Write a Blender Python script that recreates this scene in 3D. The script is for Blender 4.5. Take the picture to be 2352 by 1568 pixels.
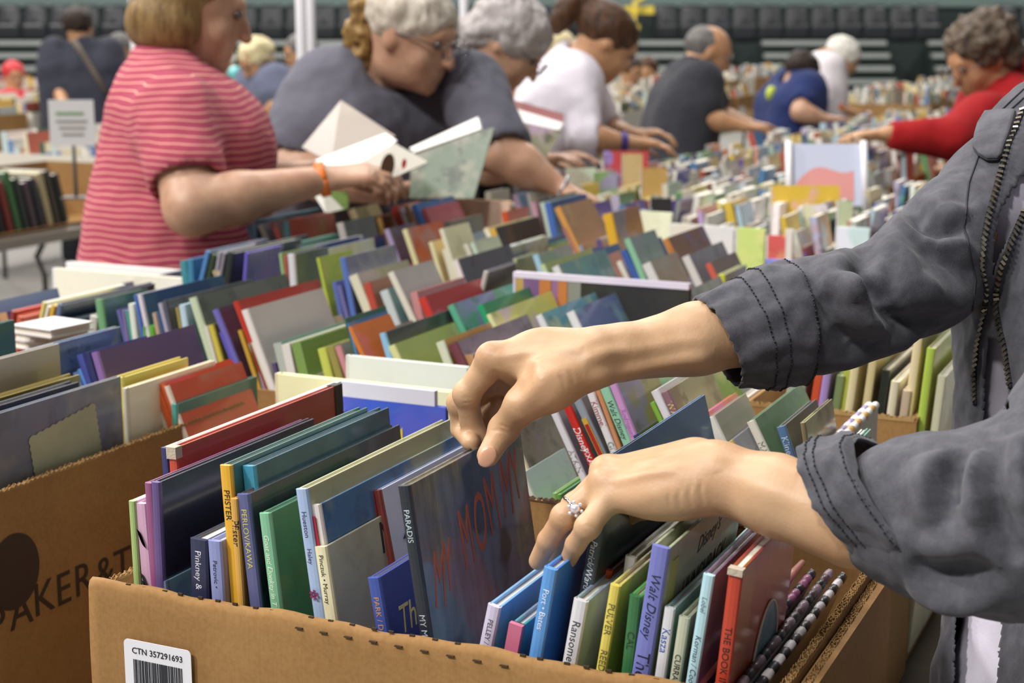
import bpy, bmesh, math, random
import numpy as np
from mathutils import Vector, Matrix, noise
from mathutils.bvhtree import BVHTree
for _o in list(bpy.data.objects): bpy.data.objects.remove(_o)
SC = bpy.context.scene; COL = SC.collection
RN = random.Random(7)
# ------------------------------------------------ camera
FPX = 3650.0; PIT = math.atan(724/FPX); YAW = math.atan(1724/math.hypot(FPX, 724)); CZ = 1.44
cam = bpy.data.objects.new('camera', bpy.data.cameras.new('camera')); COL.objects.link(cam)
cam.location = (0, 0, CZ); cam.rotation_euler = (math.pi/2-PIT, 0, YAW)
cam.data.sensor_width = 36; cam.data.lens = FPX/2352*36; cam.data.clip_start = .02; cam.data.clip_end = 200
cam.data.dof.use_dof = True; cam.data.dof.focus_distance = 1.22; cam.data.dof.aperture_fstop = 9.5
SC.camera = cam
SC.view_settings.view_transform = 'Standard'; SC.view_settings.look = 'None'
SC.view_settings.exposure = -0.06; SC.view_settings.gamma = 1
# ------------------------------------------------ light: arena roof lamps and the grey light bounced around the hall
W = bpy.data.worlds.new('hall'); SC.world = W; W.use_nodes = True
W.node_tree.nodes['Background'].inputs[0].default_value = (.93, .96, 1, 1)
W.node_tree.nodes['Background'].inputs[1].default_value = .18
def lamp(x, y, z, size, power, col=(1, .97, .93)):
    l = bpy.data.lights.new('roof_lamp', 'AREA'); l.shape = 'DISK'; l.size = size; l.energy = power; l.color = col
    o = bpy.data.objects.new('roof_lamp', l); COL.objects.link(o); o.location = (x, y, z); return o
for _r, _d, _p in ((-7, -3, 1500), (-3.5, -5, 700), (-9, 3, 1100), (-3, 2, 420), (1.5, 4, 260), (-8, 10, 1100), (0, 10, 500), (-5, 18, 900), (5, 18, 900), (-13, 18, 900), (0, 27, 1100), (-12, 27, 1100), (12, 27, 1100)):
    lamp(math.cos(YAW)*_r-math.sin(YAW)*_d, math.sin(YAW)*_r+math.cos(YAW)*_d, 9.5, 1.5, _p*.9)
# ------------------------------------------------ picture geometry -> world
_fh = np.array([-math.sin(YAW), math.cos(YAW), 0]); _R = np.array([math.cos(YAW), math.sin(YAW), 0]); _Z = np.array([0, 0, 1.])
_F = _fh*math.cos(PIT)-_Z*math.sin(PIT); _U = _fh*math.sin(PIT)+_Z*math.cos(PIT); _C = np.array([0, 0, CZ])
def ray(x, y): return _F+_R*(x-1176)/FPX-_U*(y-784)/FPX
def D(x, y, d): return _C+ray(x, y)*d
def Zp(x, y, z): r = ray(x, y); return _C+r*(z-CZ)/r[2]
def Yp(x, y, Y): r = ray(x, y); return _C+r*Y/r[1]
def Xp(x, y, X): r = ray(x, y); return _C+r*X/r[0]
# ------------------------------------------------ materials
def lin(h):
    if isinstance(h, (tuple, list)): return tuple(h[:3])
    c = [(h >> 16 & 255)/255, (h >> 8 & 255)/255, (h & 255)/255]
    return tuple(v/12.92 if v <= .04045 else ((v+.055)/1.055)**2.4 for v in c)
MATS = {}
class NT:
    def __init__(s, name):
        s.m = bpy.data.materials.new(name); s.m.use_nodes = True; s.t = s.m.node_tree; s.b = s.t.nodes['Principled BSDF']
    def n(s, ty, **k):
        nd = s.t.nodes.new(ty)
        for a, v in k.items():
            if a.startswith('i_'): nd.inputs[int(a[2:])].default_value = v
            else: setattr(nd, a, v)
        return nd
    def l(s, a, b): s.t.links.new(a, b)
    def set(s, **k):
        for a, v in k.items(): s.b.inputs[a.replace('_', ' ')].default_value = v
    def coord(s, kind='Object', scale=None):
        c = s.n('ShaderNodeTexCoord').outputs[kind]
        if scale:
            m = s.n('ShaderNodeMapping'); m.inputs['Scale'].default_value = scale; s.l(c, m.inputs[0]); c = m.outputs[0]
        return c
    def noise(s, co, sc, det=3, rough=.5):
        nd = s.n('ShaderNodeTexNoise'); nd.inputs['Scale'].default_value = sc; nd.inputs['Detail'].default_value = det; nd.inputs['Roughness'].default_value = rough
        s.l(co, nd.inputs['Vector']); return nd
    def ramp(s, f, stops):
        r = s.n('ShaderNodeValToRGB'); e = r.color_ramp.elements
        while len(e) < len(stops): e.new(.5)
        for el, (p, c) in zip(e, stops): el.position = p; el.color = (*lin(c), 1)
        s.l(f, r.inputs[0]); return r.outputs[0]
    def mix(s, f, a, b, mode='MIX'):
        m = s.n('ShaderNodeMix', data_type='RGBA', blend_type=mode)
        for v, i in ((f, 0), (a, 6), (b, 7)):
            if isinstance(v, (int, float, tuple)): m.inputs[i].default_value = v if i == 0 or len(v) == 4 else (*v, 1)
            else: s.l(v, m.inputs[i])
        return m.outputs[2]
    def bump(s, h, st, dist=.001):
        b = s.n('ShaderNodeBump'); b.inputs['Strength'].default_value = st; b.inputs['Distance'].default_value = dist
        s.l(h, b.inputs['Height']); s.l(b.outputs[0], s.b.inputs['Normal'])
def mat(name, col, rough=.6, spec=.5, coat=0, metal=0, var=0, vsc=6, bmp=0, bsc=300, emit=0, sss=0, sheen=0):
    if name in MATS: return MATS[name]
    k = NT(name); c = lin(col); k.set(Base_Color=(*c, 1), Roughness=rough, Metallic=metal, Coat_Weight=coat, Coat_Roughness=.1)
    k.b.inputs['Specular IOR Level'].default_value = spec; k.b.inputs['Sheen Weight'].default_value = sheen
    if sss: k.b.inputs['Subsurface Weight'].default_value = sss; k.b.inputs['Subsurface Radius'].default_value = (1, .35, .2); k.b.inputs['Subsurface Scale'].default_value = .006
    co = k.coord()
    if var:
        n = k.noise(co, vsc, 4); k.l(k.mix(n.outputs[0], tuple(v*(1-var) for v in c), tuple(min(1, v*(1+var)) for v in c)), k.b.inputs['Base Color'])
    if bmp: k.bump(k.noise(co, bsc, 3).outputs[0], bmp)
    MATS[name] = k.m; return k.m
def m_cover():                                                    # printed cover: colour of the object, picture amount in its alpha
    k = NT('printed_cover'); oi = k.n('ShaderNodeObjectInfo'); co = k.coord()
    off = k.n('ShaderNodeVectorMath', operation='MULTIPLY_ADD'); k.l(co, off.inputs[0]); off.inputs[1].default_value = (1, 1, 1)
    sc = k.n('ShaderNodeVectorMath', operation='SCALE'); sc.inputs[0].default_value = (37, 11, 23); k.l(oi.outputs['Random'], sc.inputs['Scale']); k.l(sc.outputs[0], off.inputs[2])
    n1 = k.noise(off.outputs[0], 9, 3, .6); n2 = k.noise(off.outputs[0], 26, 4, .6)
    hs = k.n('ShaderNodeHueSaturation'); k.l(oi.outputs['Color'], hs.inputs['Color']); k.l(oi.outputs['Random'], hs.inputs['Hue']); hs.inputs['Value'].default_value = 1.5; hs.inputs['Saturation'].default_value = .8
    hs2 = k.n('ShaderNodeHueSaturation'); k.l(oi.outputs['Color'], hs2.inputs['Color']); hs2.inputs['Hue'].default_value = .53; hs2.inputs['Value'].default_value = .35
    def msk(n, a, b):
        r = k.n('ShaderNodeMapRange'); r.inputs[1].default_value = a; r.inputs[2].default_value = b; k.l(n.outputs[0], r.inputs[0])
        m = k.n('ShaderNodeMath', operation='MULTIPLY'); k.l(r.outputs[0], m.inputs[0]); k.l(oi.outputs['Alpha'], m.inputs[1]); return m.outputs[0]
    c = k.mix(msk(n1, .52, .6), oi.outputs['Color'], hs.outputs[0]); c = k.mix(msk(n2, .55, .66), c, hs2.outputs[0])
    k.l(c, k.b.inputs['Base Color']); k.set(Roughness=.42, Coat_Weight=.55, Coat_Roughness=.12)
    k.bump(k.noise(off.outputs[0], 45, 2).outputs[0], .25, .0012)
    return k.m
def m_obj(name, rough=.5, coat=.3):
    k = NT(name); oi = k.n('ShaderNodeObjectInfo'); k.l(oi.outputs['Color'], k.b.inputs['Base Color']); k.set(Roughness=rough, Coat_Weight=coat, Coat_Roughness=.15); return k.m
def m_pages():
    k = NT('page_edges'); co = k.coord('Object', (900, 3, 3)); n = k.noise(co, 1, 2)
    k.l(k.ramp(n.outputs[0], [(.3, 0xcfc6b4), (.7, 0xefe9dc)]), k.b.inputs['Base Color']); k.set(Roughness=.8); return k.m
def m_card(name, a, b, rough=.8):
    k = NT(name); co = k.coord(); n = k.noise(co, 5, 5, .65); st = k.noise(k.coord('Object', (420, 4, 4)), 1, 2); f = k.noise(co, 260, 2)
    c = k.ramp(n.outputs[0], [(.25, a), (.75, b)]); c = k.mix(.05, c, k.ramp(f.outputs[0], [(.35, 0x6a4c28), (.6, 0xd9b989)]))
    k.l(c, k.b.inputs['Base Color']); k.set(Roughness=rough); k.b.inputs['Specular IOR Level'].default_value = .25
    a2 = k.n('ShaderNodeMath', operation='ADD'); k.l(n.outputs[0], a2.inputs[0]); k.l(st.outputs[0], a2.inputs[1]); k.bump(a2.outputs[0], .18, .0008); return k.m
COVER = m_cover(); SPINE = m_obj('spine_cloth'); INK = m_obj('printed_ink', .6, 0); PAGES = m_pages()
CARD = m_card('corrugated_card', 0x876239, 0xa07a4a); CARDE = m_card('card_edge', 0x7c5c34, 0xc09c68)
k = NT('printed_cover_mixed'); a = k.n('ShaderNodeVertexColor', layer_name='Col'); k.l(a.outputs[0], k.b.inputs['Base Color']); k.set(Roughness=.45, Coat_Weight=.3); MATS['vc'] = k.m
def paint(o, cols):
    at = o.data.color_attributes.new('Col', 'FLOAT_COLOR', 'POINT'); at.data.foreach_set('color', np.c_[np.array(cols), np.ones(len(cols))].astype(np.float32).ravel())
# ------------------------------------------------ objects
def link(o, parent=None):
    COL.objects.link(o)
    if parent is not None: o.parent = parent
    return o
def tag(o, label=None, cat=None, group=None, kind=None):
    for a, v in (('label', label), ('category', cat), ('group', group), ('kind', kind)):
        if v: o[a] = v
    return o
def empty(name, loc=(0, 0, 0), rot=(0, 0, 0)):
    o = bpy.data.objects.new(name, None); o.empty_display_size = .05; COL.objects.link(o); o.location = loc; o.rotation_euler = rot; return o
def mesh(name, vs, fs, m, parent=None, smooth=False, color=None):
    me = bpy.data.meshes.new(name); me.from_pydata([tuple(map(float, v)) for v in vs], [], [tuple(map(int, f)) for f in fs]); me.materials.append(m)
    if smooth: me.polygons.foreach_set('use_smooth', [True]*len(me.polygons))
    me.update(); o = bpy.data.objects.new(name, me)
    if color is not None: o.color = (*lin(color), 0) if not isinstance(color, tuple) or len(color) != 4 else color
    return link(o, parent)
class MB:
    def __init__(s): s.v = []; s.f = []
    def box(s, a, b, M=None):
        n = len(s.v); P = [(x, y, z) for x in (a[0], b[0]) for y in (a[1], b[1]) for z in (a[2], b[2])]
        if M is not None: P = [tuple(M @ Vector(p)) for p in P]
        s.v += P; s.f += [tuple(n+i for i in q) for q in ((0, 1, 3, 2), (4, 6, 7, 5), (0, 4, 5, 1), (2, 3, 7, 6), (0, 2, 6, 4), (1, 5, 7, 3))]; return s
    def tube(s, pts, r, n=8, closed=False, cap=True):
        pts = [Vector(p) for p in pts]; N = len(pts); b0 = len(s.v); up = Vector((.123, .31, .9)).normalized()
        for i, p in enumerate(pts):
            if closed: t = (pts[(i+1) % N]-pts[i-1]).normalized()
            else: t = (pts[min(i+1, N-1)]-pts[max(i-1, 0)]).normalized()
            a = t.cross(up)
            if a.length < 1e-4: a = t.cross(Vector((1, 0, 0)))
            a.normalize(); b = t.cross(a); up = b if False else up
            rr = r[i] if isinstance(r, (list, tuple)) else r
            for j in range(n): an = 2*math.pi*j/n; s.v.append(tuple(p+a*math.cos(an)*rr+b*math.sin(an)*rr))
        for i in range(N if closed else N-1):
            for j in range(n):
                i2 = (i+1) % N; s.f.append((b0+i*n+j, b0+i*n+(j+1) % n, b0+i2*n+(j+1) % n, b0+i2*n+j))
        if cap and not closed: s.f.append(tuple(b0+j for j in range(n))[::-1]); s.f.append(tuple(b0+(N-1)*n+j for j in range(n)))
        return s
    def grid(s, fn, nu, nv):
        b = len(s.v)
        for i in range(nu+1):
            for j in range(nv+1): s.v.append(tuple(fn(i/nu, j/nv)))
        for i in range(nu):
            for j in range(nv): q = b+i*(nv+1)+j; s.f.append((q, q+nv+1, q+nv+2, q+1))
        return s
    def build(s, name, m, parent=None, smooth=False, color=None, bevel=0):
        o = mesh(name, s.v, s.f, m, parent, smooth, color)
        if bevel:
            md = o.modifiers.new('bevel', 'BEVEL'); md.width = bevel; md.segments = 2; md.limit_method = 'ANGLE'
        return o
def text(name, body, size, m, parent, M, color=None, depth=.0002, xs=1.0, shear=0, spacing=1.0, align='LEFT', offset=0):
    c = bpy.data.curves.new('t', 'FONT'); c.body = body; c.size = size; c.extrude = depth; c.shear = shear; c.space_character = spacing; c.align_x = align; c.align_y = 'CENTER'; c.resolution_u = 3; c.offset = offset
    to = bpy.data.objects.new('t', c); COL.objects.link(to); bpy.context.view_layer.update()
    me = bpy.data.meshes.new_from_object(to.evaluated_get(bpy.context.evaluated_depsgraph_get())); bpy.data.objects.remove(to); bpy.data.curves.remove(c)
    me.transform(Matrix.Diagonal((xs, 1, 1, 1))); me.transform(M); me.materials.clear(); me.materials.append(m)
    o = bpy.data.objects.new(name, me)
    if color is not None: o.color = (*lin(color), 0)
    return link(o, parent)
def frame(o, x, y):                                               # matrix from origin and two axes
    x = Vector(x).normalized(); y = Vector(y).normalized(); z = x.cross(y).normalized(); y = z.cross(x)
    M = Matrix((x, y, z)).transposed().to_4x4(); M.translation = Vector(o); return M
def tf(b, o, x, y): return frame(o, x, y)
# ------------------------------------------------ smooth blends of rounded shapes, meshed by surface nets
def sdf(prims, h, k=.01, name='body', m=None, parent=None, post=None, nz=None, relax=1):
    """prims: ('c',a,b,ra,rb[,k]) cone capsule; ('e',c,(rx,ry,rz),R[,k]) ellipsoid; prefix '-' subtracts, '&' half-space cut ('&',p,n)"""
    lo = np.array([1e9]*3); hi = -lo
    for p in prims:
        if p[0] == 'c':
            for q, r in ((p[1], p[3]), (p[2], p[4])): lo = np.minimum(lo, np.array(q)-r); hi = np.maximum(hi, np.array(q)+r)
        elif p[0] == 'e': r = max(p[2]); lo = np.minimum(lo, np.array(p[1])-r); hi = np.maximum(hi, np.array(p[1])+r)
    pad = 4*h+(nz[0] if nz else 0); lo = lo-pad; hi = hi+pad; n = np.ceil((hi-lo)/h).astype(int)+1
    ax = [lo[i]+h*np.arange(n[i]) for i in range(3)]; V = np.full(n, 1.0, dtype=np.float32)
    for p in prims:
        ty = p[0]; sub = ty[0] == '-'; ty = ty.lstrip('-')
        if ty == '&':
            P = np.array(p[1]); N = np.array(p[2], float); N /= np.linalg.norm(N)
            d = (ax[0][:, None, None]-P[0])*N[0]+(ax[1][None, :, None]-P[1])*N[1]+(ax[2][None, None, :]-P[2])*N[2]; V = np.maximum(V, d.astype(np.float32)); continue
        if ty == 'c': a, b, ra, rb = np.array(p[1], float), np.array(p[2], float), p[3], p[4]; kk = p[5] if len(p) > 5 else k; mx = max(ra, rb); l0 = np.minimum(a, b)-mx; h0 = np.maximum(a, b)+mx
        else: a = np.array(p[1], float); rr = np.array(p[2], float); Rm = p[3]; kk = p[4] if len(p) > 4 else k; mx = max(rr); l0 = a-mx; h0 = a+mx
        i0 = np.maximum(0, np.floor((l0-kk-3*h-lo)/h).astype(int)); i1 = np.minimum(n, np.ceil((h0+kk+3*h-lo)/h).astype(int)+1)
        if (i1 <= i0).any(): continue
        X = ax[0][i0[0]:i1[0], None, None]; Y = ax[1][None, i0[1]:i1[1], None]; Z = ax[2][None, None, i0[2]:i1[2]]
        if ty == 'c':
            ba = b-a; L2 = max(1e-12, ba@ba); t = np.clip(((X-a[0])*ba[0]+(Y-a[1])*ba[1]+(Z-a[2])*ba[2])/L2, 0, 1)
            d = np.sqrt((X-a[0]-t*ba[0])**2+(Y-a[1]-t*ba[1])**2+(Z-a[2]-t*ba[2])**2)-(ra+(rb-ra)*t)
        else:
            Q = [(X-a[0])*Rm[0][i]+(Y-a[1])*Rm[1][i]+(Z-a[2])*Rm[2][i] for i in range(3)]
            k0 = np.sqrt((Q[0]/rr[0])**2+(Q[1]/rr[1])**2+(Q[2]/rr[2])**2); k1 = np.sqrt((Q[0]/rr[0]**2)**2+(Q[1]/rr[1]**2)**2+(Q[2]/rr[2]**2)**2)
            d = k0*(k0-1)/np.maximum(k1, 1e-9)
        S = V[i0[0]:i1[0], i0[1]:i1[1], i0[2]:i1[2]]; d = d.astype(np.float32)
        if sub: hh = np.maximum(kk-np.abs(-d-S), 0)/kk; S[...] = np.maximum(S, -d)+hh*hh*kk*.25
        else: hh = np.maximum(kk-np.abs(d-S), 0)/kk; S[...] = np.minimum(S, d)-hh*hh*kk*.25
    ins = V < 0; m8 = np.zeros(np.array(n)-1, np.int8)
    for i in (0, 1):
        for j in (0, 1):
            for l in (0, 1): m8 += ins[i:n[0]-1+i, j:n[1]-1+j, l:n[2]-1+l]
    act = (m8 > 0) & (m8 < 8); idx = np.full(act.shape, -1, np.int64); cells = np.argwhere(act); idx[act] = np.arange(len(cells))
    acc = np.zeros((len(cells), 3)); cnt = np.zeros(len(cells)); cor = [(i, j, l) for i in (0, 1) for j in (0, 1) for l in (0, 1)]
    for c1 in cor:
        for d_ in range(3):
            if c1[d_]: continue
            c2 = list(c1); c2[d_] = 1; A = cells+np.array(c1); B = cells+np.array(c2); va = V[A[:, 0], A[:, 1], A[:, 2]]; vb = V[B[:, 0], B[:, 1], B[:, 2]]
            s = (va < 0) != (vb < 0); t = np.where(s, va/np.where(va == vb, 1, va-vb), 0); pt = np.array(c1)[None]+np.zeros((len(cells), 3)); pt[:, d_] += t
            acc[s] += pt[s]; cnt[s] += 1
    vs = lo+h*(cells+acc/np.maximum(cnt, 1)[:, None]); fs = []
    for d_ in range(3):
        e1, e2 = [(1, 2), (2, 0), (0, 1)][d_]; sl = [slice(None)]*3; sl2 = [slice(None)]*3; sl[d_] = slice(0, -1); sl2[d_] = slice(1, None)
        A = ins[tuple(sl)]; B = ins[tuple(sl2)]
        for flag, E in ((0, np.argwhere(A & ~B)), (1, np.argwhere(~A & B))):
            E = E[(E[:, e1] > 0) & (E[:, e2] > 0)]; q = []
            for (u, v) in ((1, 1), (0, 1), (0, 0), (1, 0)):
                c = E.copy(); c[:, e1] -= u; c[:, e2] -= v; q.append(idx[c[:, 0], c[:, 1], c[:, 2]])
            q = np.stack(q, 1); q = q[(q >= 0).all(1)]; fs.append(q if flag == 0 else q[:, ::-1])
    fs = np.concatenate(fs)
    if relax:
        nb = np.concatenate([fs[:, [0, 1]], fs[:, [1, 2]], fs[:, [2, 3]], fs[:, [3, 0]]])
        for _ in range(relax):
            s = np.zeros_like(vs); c = np.zeros(len(vs)); np.add.at(s, nb[:, 0], vs[nb[:, 1]]); np.add.at(s, nb[:, 1], vs[nb[:, 0]]); np.add.at(c, nb[:, 0], 1); np.add.at(c, nb[:, 1], 1)
            vs = vs*.5+.5*s/np.maximum(c, 1)[:, None]
    if post is not None or nz:
        nr = np.zeros_like(vs); a = np.cross(vs[fs[:, 2]]-vs[fs[:, 0]], vs[fs[:, 3]]-vs[fs[:, 1]])
        for i in range(4): np.add.at(nr, fs[:, i], a)
        nr /= np.maximum(np.linalg.norm(nr, axis=1), 1e-12)[:, None]
        if nz:
            amp, sc, oc = nz; vs = vs+nr*np.array([amp*noise.fractal(Vector(p)*sc, .9, 2., oc) for p in vs])[:, None]
        if post is not None: vs = post(vs, nr)
    me = bpy.data.meshes.new(name); me.vertices.add(len(vs)); me.vertices.foreach_set('co', vs.ravel()); me.loops.add(len(fs)*4); me.loops.foreach_set('vertex_index', fs.ravel().astype(np.int32))
    me.polygons.add(len(fs)); me.polygons.foreach_set('loop_start', np.arange(0, len(fs)*4, 4)); me.polygons.foreach_set('use_smooth', [True]*len(fs)); me.update(); me.validate()
    me.materials.append(m); o = bpy.data.objects.new(name, me); return link(o, parent)
E3 = np.eye(3)
def rotm(x, y):                                                   # 3x3 with columns x, y', z
    x = np.array(x, float); x /= np.linalg.norm(x); z = np.cross(x, y); z /= np.linalg.norm(z); return np.stack([x, np.cross(z, x), z], 1)
def nrm(v): v = np.array(v, float); return v/np.linalg.norm(v)
# ================================================= the hall
def structure(o): o['kind'] = 'structure'; return o
k_ = NT('concrete_floor'); _co = k_.coord(); k_.l(k_.ramp(k_.noise(_co, .8, 6, .6).outputs[0], [(.3, 0x74726d), (.7, 0x8c8983)]), k_.b.inputs['Base Color']); k_.set(Roughness=.55)
structure(MB().box((-45, -8, -.1), (30, 62, 0)).build('floor', k_.m))
M_DARK = mat('stand_black', 0x17191b, .7); M_RISE = mat('stand_riser', 0x12221f, .7); M_TREAD = mat('stand_tread', 0x8f9490, .6, var=.1, vsc=2)
M_SEAT = mat('seat_plastic', 0x24262a, .45, var=.1, vsc=3); M_LEDGE = mat('pale_ledge', 0x62736f, .5, var=.15, vsc=3); M_STEEL = mat('white_steel', 0xdedbe0, .35); M_YEL = mat('yellow_paint', 0xc9b23c, .5)
VD = Vector(_fh); VR = Vector(_R)                                 # the stands cross the view at right angles
def SP(r, d, z): return Vector((0, 0, 0))+VR*r+VD*d+Vector((0, 0, z))
MS = Matrix((( VR.x, VD.x, 0, 0), (VR.y, VD.y, 0, 0), (0, 0, 1, 0), (0, 0, 0, 1)))
structure(MB().box((-30, 36, -.1), (30, 36.4, 9), MS).build('wall_back', mat('hall_wall', 0x5d6b69, .8)))
b = MB(); b.box((-26, 31.4, 0), (26, 36, 1.12), MS); structure(b.build('trim_1', M_RISE))
aisles = [(8.3, 9.3), (-12, -11)]
RIS = [(-26, -12), (-11, 4.2), (4.8, 7.2), (8.0, 26)]
n = 0
for (a, c) in RIS:
    r = empty('bleacher_steps', SP((a+c)/2, 30, 0), (0, 0, YAW)); ln = (c-a)
    tag(r, ['low bleacher steps at the far left of the hall, pale treads over dark risers', 'long run of low bleacher steps across the middle of the hall, pale treads', 'short bleacher section between two black aisles, right of the middle', 'low bleacher steps at the right of the hall behind the red hooded person'][n], 'bleachers'); n += 1
    for i in range(5):
        z = .14+.235*i; y = -.2+.32*i
        MB().box((-ln/2, y, 0), (ln/2, y+.31, z)).build('riser', M_RISE, r); MB().box((-ln/2+.01, y-.05, z), (ln/2-.01, y+.12, z+.085)).build('tread', M_TREAD, r)
def seat():
    r = empty('stadium_seat'); 
    b = MB(); b.grid(lambda u, v: ((u-.5)*.47*(1-.12*v*v), .06-.05*math.cos((u-.5)*2.4)+.1*v, .3+.42*v), 8, 5); o = b.build('backrest', M_SEAT, r, True); s = o.modifiers.new('s', 'SOLIDIFY'); s.thickness = .03
    b = MB(); b.grid(lambda u, v: ((u-.5)*.46, -.05-.04*v, .02+.33*v), 6, 4); o = b.build('folded_seat', M_SEAT, r, True); s = o.modifiers.new('s', 'SOLIDIFY'); s.thickness = .04
    MB().box((-.03, .0, 0), (.03, .08, .45)).build('support', M_DARK, r); return r
s0 = seat(); tag(s0, None, 'seat'); n = 0
for rr in range(1):
    for i in range(44):
        x = -10.9+i*.515
        if any(a < x+.1 < c for a, c in aisles) or 2.1 < x < 2.6: continue
        o = s0 if n == 0 else s0.copy(); 
        if n: COL.objects.link(o)
        o.location = SP(x, 31.7, 1.13); o.rotation_euler = (0, 0, YAW)
        if n:
            for ch in list(s0.children):
                c = ch.copy(); COL.objects.link(c); c.parent = o
        tag(o, 'dark grey folded plastic stadium seat in the row above the bleacher steps', 'seat', 'stadium seats above the bleacher steps'); n += 1
b = MB(); b.box((-26, 32.6, 1.12), (26, 33.2, 1.82), MS); structure(b.build('trim_2', M_RISE))
b = MB(); b.box((-26, 32.55, 1.82), (26, 33.2, 2.02), MS); structure(b.build('trim_3', M_LEDGE))
r = empty('stair_rail', SP(2.35, 30.9, 1.12), (0, 0, YAW)); tag(r, 'yellow painted stair edge and rail between two blocks of stadium seats', 'stair rail')
MB().tube([(0, 0, 0), (0, .3, .75), (.35, .6, .95)], .05).build('rail', M_YEL, r); MB().box((-.3, .5, .55), (.4, .8, .7)).build('step_edge', M_YEL, r); MB().box((-.35, .2, .25), (.1, .5, .35)).build('step_edge', M_YEL, r)
for px, top, d, w, lb in ((311, 0, 6.4, .03, 'white metal pole behind the woman in the striped red top'), (692, 0, 6.0, .028, 'thick white metal pole left of the woman in the grey T-shirt, nearer of a pair'), (712, 0, 6.5, .03, 'white metal pole just right of and behind the thick white pole'), (1066, 0, 6.6, .025, 'white metal pole rising between the two grey-haired women')):
    p = D(px, 60, d); r = empty('canopy_pole', (p[0], p[1], 0)); tag(r, lb, 'pole')
    MB().tube([(0, 0, 0), (0, 0, 2.6)], w/1.3, 10).build('shaft', M_STEEL, r, True); MB().box((-.06, -.06, 0), (.06, .06, .02)).build('foot_plate', M_STEEL, r)
    MB().tube([(0, 0, 1.28), (0, 0, 1.31)], w, 10).build('collar', mat('grey_joint', 0x77757b, .5), r, True)
# ================================================= tables and cartons
M_TTOP = mat('table_laminate', 0x4e4338, .5, var=.12, vsc=3); M_EDGE = mat('table_edging', 0x8b8378, .5); M_LEG = mat('table_leg_steel', 0x5c5a58, .4, metal=.3)
def table(x0, y0, x1, y1, lb, z=.74, group=None):
    r = empty('folding_table', ((x0+x1)/2, (y0+y1)/2, 0)); tag(r, lb, 'table', group); w = (x1-x0)/2; l = (y1-y0)/2
    MB().box((-w+.008, -l+.008, z-.028), (w-.008, l-.008, z)).build('tabletop', M_TTOP, r); b = MB()
    b.box((-w, -l, z-.034), (-w+.012, l, z-.001)); b.box((w-.012, -l, z-.034), (w, l, z-.001)); b.box((-w, -l, z-.034), (w, -l+.012, z-.001)); b.box((-w, l-.012, z-.034), (w, l, z-.001)); b.build('edging', M_EDGE, r)
    for s in (-1, 1):
        for t in (-1, 1):
            pts = [(t*(w-.1), s*(l-.12), z-.03), (t*(w-.1), s*(l-.14), z-.2), (t*(w-.13), s*(l-.3), z-.34), (t*(w-.1), s*(l-.22), .3), (t*(w-.08), s*(l-.2), .0)] if w < l else [(t*(w-.2), s*(l-.1), z-.03), (t*(w-.25), s*(l-.1), .0)]
            MB().tube(pts, .014, 8).build('leg', M_LEG, r, True)
    return r
for i, y in enumerate((.88, 2.73, 4.58, 6.43)):
    w = ['nearest', 'second', 'third', 'farthest'][i]
    table(-1.74, y, -.985, y+1.83, 'brown folding table under the left-hand book cartons, %s in its line' % w)
    if i < 2: table(-.975, y, -.22, y+1.83, 'brown folding table under the right-hand book cartons, %s in its line' % w)
def carton(x0, y0, x1, y1, h, lb, group=None, z=.741, flap=None, m=None, detail=False, skipfront=False):
    r = empty('cardboard_box', ((x0+x1)/2, (y0+y1)/2, z)); tag(r, lb, 'cardboard box', group); w = (x1-x0)/2; l = (y1-y0)/2; T = .004; m = m or CARD
    b = MB(); b.box((-w, -l, 0), (w, l, T)); b.box((-w, -l, T), (w, -l+T, h)); b.box((-w, l-T, T), (w, l, h)); b.box((-w, -l+T, T), (-w+T, l-T, h)); b.box((w-T, -l+T, T), (w, l-T, h)); b.build('carton_body', m, r)
    return r
def flutes(b, p0, p1, t, z0=0.0, pitch=.0055, hgt=.0012):          # the wavy inner ply seen along a raw cut edge, with a liner on each side
    p0 = Vector(p0); p1 = Vector(p1); d = (p1-p0); L = d.length; d.normalize(); nrm_ = Vector((-d.y, d.x, 0)); n = int(L/pitch*6)
    q = len(b.v)
    for i in range(n+1):
        s = L*i/n; off = math.sin(s/pitch*2*math.pi)*(t/2-.0006); j = .0006*math.sin(i*1.7)+.0005*math.sin(i*.37)
        for e in (-.0005, .0005):
            for zz in (0, hgt+j): b.v.append(tuple(p0+d*s+nrm_*(off+e)+Vector((0, 0, z0+zz))))
    for i in range(n): k = q+i*4; b.f += [(k, k+4, k+5, k+1), (k+2, k+3, k+7, k+6), (k+1, k+5, k+7, k+3)]
    for sgn in (-1, 1):
        q = len(b.v)
        for i in range(n+1):
            s = L*i/n; j = .0008*math.sin(i*.9+sgn)+.0007*math.sin(i*.23)
            for e in (0, .0005):
                for zz in (-.001, hgt+j): b.v.append(tuple(p0+d*s+nrm_*(sgn*(t/2+e))+Vector((0, 0, z0+zz))))
        for i in range(n): k = q+i*4; b.f += [(k, k+4, k+5, k+1), (k+2, k+3, k+7, k+6), (k+1, k+5, k+7, k+3)]
FX0, FX1, FY0, FY1, FH = -.786, -.246, .932, 1.285, .279
BX = carton(FX0, FY0, FX1, FY1, FH-.006, 'open brown cardboard box of picture books in front, with a white barcode label'); bx = Vector(BX.location)
w = (FX1-FX0)/2; l = (FY1-FY0)/2
b = MB()                                                           # front flap folded down outside: rounded crease on top, hanging ply in front
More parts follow.
